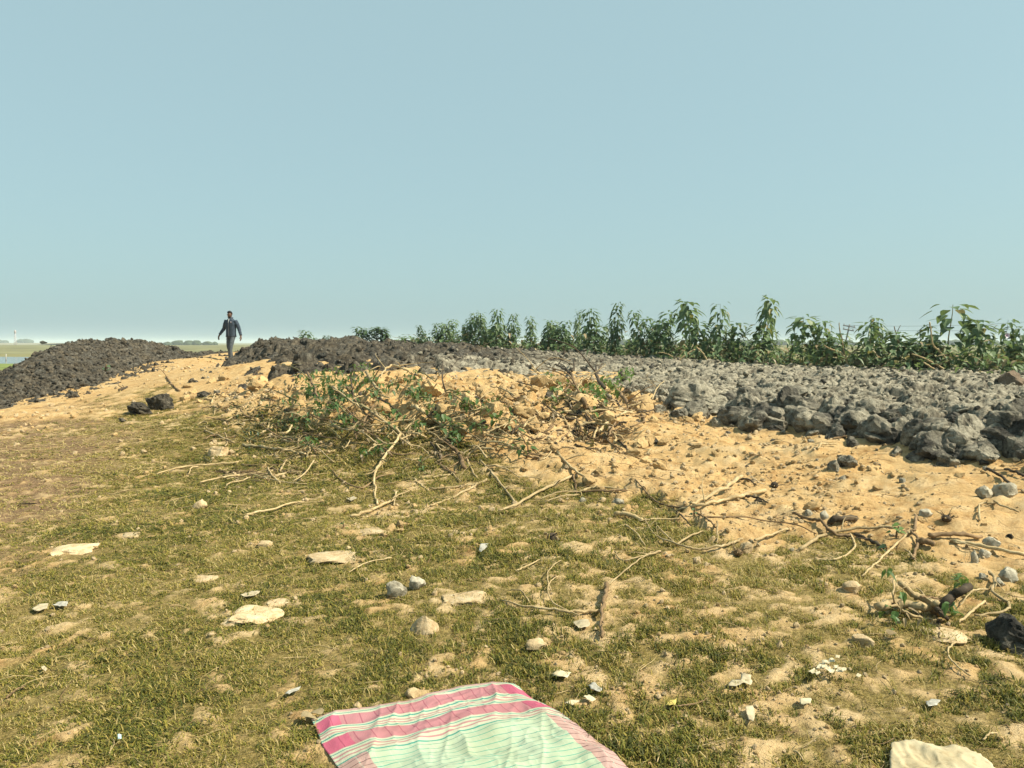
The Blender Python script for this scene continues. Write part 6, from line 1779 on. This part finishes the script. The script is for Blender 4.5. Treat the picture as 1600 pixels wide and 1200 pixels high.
# ================================================================== THE PERSON ON THE PATH
def skin_mesh(name, joints, edges, m, parent=None, sub=2, root=0):
    me = bpy.data.meshes.new(name); me.from_pydata([j[:3] for j in joints], edges, [])
    o = link(bpy.data.objects.new(name, me))
    md = o.modifiers.new('skin', 'SKIN'); md.use_smooth_shade = True
    for k, j in enumerate(joints):
        sv = me.skin_vertices[0].data[k]; sv.radius = (j[3], j[4] if len(j) > 4 else j[3]); sv.use_root = (k == root)
    o.modifiers.new('sub', 'SUBSURF').levels = sub
    bpy.context.view_layer.update()
    dg = bpy.context.evaluated_depsgraph_get()
    m2 = bpy.data.meshes.new_from_object(o.evaluated_get(dg))
    bpy.data.objects.remove(o)
    m2.materials.clear(); m2.materials.append(m); m2.name = name
    m2.polygons.foreach_set('use_smooth', np.ones(len(m2.polygons), bool))
    return link(bpy.data.objects.new(name, m2), parent)
def loft(rings, m, name, parent, seg=20, close=True):
    """rings of (cx, cy, cz, rx, ry)"""
    V = []; F = []
    for (a, b2, z, rx, ry) in rings:
        for s in range(seg):
            t = 6.28318 * s / seg
            V.append((a + rx * math.cos(t), b2 + ry * math.sin(t), z))
    for k in range(len(rings) - 1):
        for s in range(seg):
            F.append((k * seg + s, k * seg + (s + 1) % seg, (k + 1) * seg + (s + 1) % seg, (k + 1) * seg + s))
    if close:
        F.append(tuple(range(seg))[::-1]); F.append(tuple((len(rings) - 1) * seg + s for s in range(seg)))
    return V, F
m_skin = plain('skin', (.15, .08, .052), .55, .08, 20)
m_hair = plain('hair', (.012, .011, .011), .5, .2, 60)
m_jack = plain('jacket_cloth', (.048, .068, .095), .8, .3, 14)
m_jean = plain('faded_denim', (.085, .10, .112), .85, .35, 16)
m_shirt = plain('white_shirt', (.78, .78, .76), .8, .05)
m_shoe = plain('shoe_leather', (.03, .028, .026), .6, .2)
PY = 23.8
pp = at_depth(362, 565, PY); pp[2] = float(top_h(pp[0], pp[1])[0])
HT = (at_depth(359, 486.5, PY)[2] - pp[2])
man = empty('person', tuple(pp), R(-14)); ks = HT / 1.74; man.scale = (ks, ks, ks)
tag(man, 'person in a dark zipped jacket and faded jeans walking along the path, looking down', 'person')
# left/right below are picture sides; the figure faces the viewer (-Y), his weight on the picture right leg
J = [(0, 0, .93, .125, .10), (0, .0, 1.10, .125, .09), (.0, .0, 1.28, .13, .09), (.0, -.005, 1.38, .085, .07), (0, -.02, 1.48, .050, .050), (-.005, -.045, 1.565, .070, .080), (-.01, -.055, 1.635, .076, .092), (-.012, -.045, 1.70, .058, .07),
     (-.08, 0, .90, .075), (-.092, -.01, .50, .050), (-.105, .18, .11, .034), (-.108, .06, .03, .03),
     (.08, 0, .90, .075), (.078, -.15, .50, .050), (.056, -.18, .09, .034), (.06, -.31, .03, .03),
     (-.185, .0, 1.36, .042), (-.30, .04, 1.15, .045), (-.41, -.06, .93, .030), (-.44, -.09, .855, .030, .02),
     (.185, .0, 1.36, .042), (.28, .05, 1.13, .045), (.375, .02, .90, .030), (.395, -.01, .82, .030, .02)]
E = [(0, 1), (1, 2), (2, 3), (3, 4), (4, 5), (5, 6), (6, 7), (0, 8), (8, 9), (9, 10), (10, 11), (0, 12), (12, 13), (13, 14), (14, 15), (3, 16), (16, 17), (17, 18), (18, 19), (3, 20), (20, 21), (21, 22), (22, 23)]
for hidx, sgn in ((19, -1), (23, 1)):
    hx, hy, hz = J[hidx][:3]
    for q, L in enumerate((.070, .085, .080, .062)):
        oy = (q - 1.5) * .019
        n0 = len(J); J.append((hx + sgn * .005, hy + oy, hz - .045, .0095)); J.append((hx - sgn * .004, hy + oy - .006, hz - .045 - L * .5, .0088)); J.append((hx - sgn * .018, hy + oy - .012, hz - .045 - L, .0075))
        E += [(hidx, n0), (n0, n0 + 1), (n0 + 1, n0 + 2)]
    n0 = len(J); J.append((hx - sgn * .012, hy - .042, hz - .012, .0105)); J.append((hx - sgn * .018, hy - .058, hz - .055, .009))
    E += [(hidx, n0), (n0, n0 + 1)]
skin_mesh('body', J, E, m_skin, man, 1)
# jacket: trunk and two sleeves in one garment, with collar, hem band and open zip showing the shirt
mb = MB()
mb.add(*loft([(0, 0, .845, .185, .125), (0, 0, .86, .195, .135), (0, 0, .90, .190, .132), (0, 0, 1.0, .185, .13), (0, .0, 1.12, .190, .13), (0, 0, 1.25, .205, .14), (0, 0, 1.35, .212, .135), (0, 0, 1.41, .195, .118), (0, -.005, 1.45, .135, .095), (0, -.01, 1.475, .085, .08)], None, '', None, 24))
for sg, pts in ((-1, [(-.165, 0, 1.405), (-.245, .015, 1.28), (-.305, .04, 1.15), (-.36, -.005, 1.04), (-.415, -.065, .925)]), (1, [(.165, 0, 1.405), (.236, .025, 1.28), (.285, .05, 1.13), (.33, .035, 1.02), (.378, .015, .895)])):
    q = catmull(np.array(pts), 16); t = np.linspace(0, 1, len(q))
    mb.add(*tube_data(q, .082 - .036 * t + .006 * np.sin(t * 34), 12, np.random.default_rng(5 + sg), .05))
jk = mb.build('jacket', m_jack, man)
mb = MB(); mb.add(*loft([(0, -.012, 1.455, .092, .085), (0, -.012, 1.475, .088, .088), (0, .002, 1.53, .086, .084), (0, .004, 1.535, .076, .074), (0, -.012, 1.47, .07, .07)], None, '', None, 20, False)); mb.build('collar', m_jack, jk)
mb = MB(); mb.add(*loft([(0, 0, .838, .192, .132), (0, 0, .842, .198, .138), (0, 0, .868, .199, .139), (0, 0, .872, .192, .132)], None, '', None, 24)); mb.build('hem_band', plain('rib_knit', (.03, .035, .045), .9, .2), jk)
mesh_obj('shirt_front', [(-.030, -.108, 1.478), (.012, -.110, 1.478), (-.008, -.146, 1.33), (-.030, -.100, 1.478), (.012, -.100, 1.478), (-.008, -.130, 1.33)], [(0, 2, 1), (3, 4, 5), (0, 1, 4, 3), (1, 2, 5, 4), (2, 0, 3, 5)], m_shirt, man, False)
V, F = ico(2); mesh_obj('chest_badge', list(V * np.array([.018, .006, .026]) + np.array([.085, -.128, 1.355])), F, plain('badge_print', (.75, .62, .66), .7, .1), jk)
mesh_obj('zip', [(-.012, -.150, 1.33), (-.004, -.150, 1.33), (-.004, -.1395, .85), (-.012, -.1395, .85), (-.012, -.135, 1.33), (-.004, -.135, 1.33), (-.004, -.128, .85), (-.012, -.128, .85)], [(0, 3, 2, 1), (4, 5, 6, 7), (0, 1, 5, 4), (2, 3, 7, 6), (0, 4, 7, 3), (1, 2, 6, 5)], plain('zip_metal', (.15, .15, .16), .4, .1), jk, False)
mb = MB()
mb.add(*loft([(0, 0, .99, .155, .11), (0, 0, .92, .172, .12), (0, 0, .86, .168, .118), (0, 0, .80, .12, .10)], None, '', None, 20))
for pts in ([(-.082, 0, .90), (-.092, -.01, .70), (-.092, -.01, .50), (-.098, .08, .30), (-.105, .18, .09)], [(.082, 0, .90), (.086, -.08, .70), (.078, -.15, .50), (.066, -.17, .30), (.056, -.18, .07)]):
    q = catmull(np.array(pts), 16); t = np.linspace(0, 1, len(q))
    mb.add(*tube_data(q, .090 - .034 * t + .005 * np.sin(t * 26) * t, 14, np.random.default_rng(9), .04))
mb.build('trousers', m_jean, man)
for (sx, sy) in ((-.106, .12), (.06, -.235)):
    V, F = ico(3); Q = V * np.array([.048, .135, .052]); Q[:, 2] = np.maximum(Q[:, 2], -.028); mesh_obj('shoe', list(Q + np.array([sx, sy, .03])), F, m_shoe, man)
# hair as a cap over the skull, a short beard, and the features of the face
V, F = ico(3); kp = [i for i, v in enumerate(V) if (v[2] > .12 + .45 * max(0, -v[1]) - .55 * max(0, v[1]))]
ks_ = set(kp); Fh = [f for f in F if all(i in ks_ for i in f)]
rr = 1 + .10 * fbm(V[:, 0] * 4, V[:, 1] * 4, 3, 8, V[:, 2] * 4)
mp_ = {i: n for n, i in enumerate(kp)}
hair = mesh_obj('hair', list((V * rr[:, None] * np.array([.088, .110, .105]) + np.array([-.012, -.045, 1.655]))[kp]), [tuple(mp_[i] for i in f) for f in Fh], m_hair, man)
hair.modifiers.new('thickness', 'SOLIDIFY').thickness = .02
kb = [i for i, v in enumerate(V) if v[2] < -.05 and v[1] < .15]; kbs = set(kb); mpb = {i: n for n, i in enumerate(kb)}
beard = mesh_obj('beard', list((V * np.array([.074, .086, .075]) + np.array([-.008, -.052, 1.565]))[kb]), [tuple(mpb[i] for i in f) for f in F if all(i in kbs for i in f)], m_hair, man)
V1, F1 = ico(2)
for sx in (-.04, .02): mesh_obj('eye', list(V1 * np.array([.011, .008, .007]) + np.array([sx, -.140, 1.625])), F1, m_hair, man)
mesh_obj('nose', list(V1 * np.array([.013, .02, .024]) + np.array([-.010, -.150, 1.595])), F1, m_skin, man)
mesh_obj('mouth', list(V1 * np.array([.024, .008, .006]) + np.array([-.010, -.138, 1.556])), F1, plain('lips', (.22, .09, .07), .5, .05), man)
for sx in (-.093, .072): mesh_obj('ear', list(V1 * np.array([.010, .02, .032]) + np.array([sx, -.045, 1.615])), F1, m_skin, man)

# ================================================================== FAR POLES
def pole_thing(name, label, cat, u, vb, vt, y, r, m):
    a = at_depth(u, vb, y); t = at_depth(u, vt, y)
    root = empty(name, (a[0], a[1], -1.0)); tag(root, label, cat)
    return root, a, t
m_pole = plain('weathered_pole', (.10, .10, .10), .8, .2, 2)
YP = 130
a = at_depth(1319, 545, YP); t = at_depth(1327.5, 507, YP)
pole = empty('utility_pole', (a[0], a[1], -1.0)); tag(pole, 'tilted far power pole with two crossarms rising behind the shrubs', 'power pole')
loc = lambda p: np.array(p) - np.array([a[0], a[1], -1.0])
dirp = (t - a) / np.linalg.norm(t - a)
foot = a - dirp * ((a[2] + 1.6) / dirp[2])
V, F = tube_data(np.array([loc(foot), loc((foot + t) / 2), loc(t)]), [.16, .14, .11], 8); mesh_obj('pole', V, F, m_pole, pole)
for (vc, hw) in ((510, 9.5), (515.5, 8.5)):
    c0 = at_depth(1327.5 - (vc - 507) * .22 - hw, vc - 1.5, YP - .25); c1 = at_depth(1327.5 - (vc - 507) * .22 + hw, vc + 1.5, YP - .25)
    V, F = tube_data(np.array([loc(c0), loc((c0 + c1) / 2), loc(c1)]), [.09] * 3, 4); arm = mesh_obj('crossarm', V, F, m_pole, pole, False)
    for q in (.08, .5, .92):
        p = loc(c0 + (c1 - c0) * q) + np.array([0, 0, .22]); V1, F1 = ico(1)
        mesh_obj('insulator', list(V1 * np.array([.09, .09, .2]) + p), F1, plain('porcelain', (.35, .33, .30), .4, .1), arm)
# its wires, sagging out of the view to the right
for k, (vc, q, ve, lab) in enumerate(((510, .08, 493, 'upper thin power line running right from the far pole'), (515.5, .92, 505, 'lower thin power line running right from the far pole'))):
    s = at_depth(1320 + 9 * q, vc - 2, YP); e = at_depth(1720, ve, 120)
    P = np.array([s + (e - s) * f + np.array([0, 0, -3.0 * f * (1 - f)]) for f in np.linspace(0, 1, 16)])
    V, F = tube_data(P, [.022] * 16, 4); tag(mesh_obj('power_line', V, F, m_pole), lab, 'power line')
a = at_depth(1311, 545, YP + 30); t = at_depth(1312, 508, YP + 30)
# slim far tower at the left beyond the river
YT = 330
a = at_depth(24.5, 540, YT); t = at_depth(25, 515, YT)
tw = empty('signal_mast', (a[0], a[1], -1.0)); tag(tw, 'faint far mast with a reddish head beyond the river', 'mast')
m_t1 = plain('mast_paint', (.55, .50, .50), .6, .1); m_t2 = plain('mast_red', (.48, .42, .41), .6, .1)
lz = lambda z: np.array([0, 0, z + 1.0])
zt = t[2]
for (dx, dy) in ((-.5, -.4), (.5, -.4), (0, .6)):
    V, F = tube_data(np.array([lz(-1.3) + np.array([dx, dy, 0]), lz(zt - 1.5) + np.array([dx * .4, dy * .4, 0])]), [.12, .08], 5); mesh_obj('leg', V, F, m_t1, tw)
for z in np.linspace(.4, zt - 2, 6):
    V, F = tube_data(np.array([lz(z) + np.array([-.45, -.3, 0]), lz(z + .4) + np.array([.45, -.3, 0])]), [.06, .06], 4); mesh_obj('brace', V, F, m_t1, tw)
mb = MB(); mb.add(*loft([(0, 0, zt - .8, .2, .2), (0, 0, zt - .4, .4, .4), (0, 0, zt + .4, .4, .4), (0, 0, zt + .8, .2, .2)], None, '', None, 12)); mb.build('head', m_t2, tw)
# thin stake standing in the shallow water
yk = 100; a = at_depth(9.5, 567, yk); t = at_depth(9.5, 553, yk)
V, F = tube_data(np.array([[a[0], a[1], -1.2], [a[0], a[1], (t[2] - 1) / 2], [t[0], t[1], t[2]]]), [.07, .06, .05], 6)
tag(mesh_obj('stake', V, F, plain('stake_wood', (.5, .47, .4), .8, .1)), 'thin pale stake standing in the river shallows', 'stake')
# the reflectance of everything built above, set to the level that suits the exposure
ALBEDO = 0.78
for m in bpy.data.materials:
    if not m.use_nodes: continue
    nt = m.node_tree
    for n in list(nt.nodes):
        sock = n.inputs.get('Base Color') if n.type == 'BSDF_PRINCIPLED' else (n.inputs.get('Color') if n.type == 'BSDF_TRANSLUCENT' else None)
        if sock is None: continue
        if sock.is_linked:
            src = sock.links[0].from_socket
            nt.links.new(mix(nt, 1.0, src, (ALBEDO,) * 3, 'MULTIPLY'), sock)
        else:
            sock.default_value = tuple(c_ * ALBEDO for c_ in sock.default_value[:3]) + (1,)
print('done', time.time() - T0)
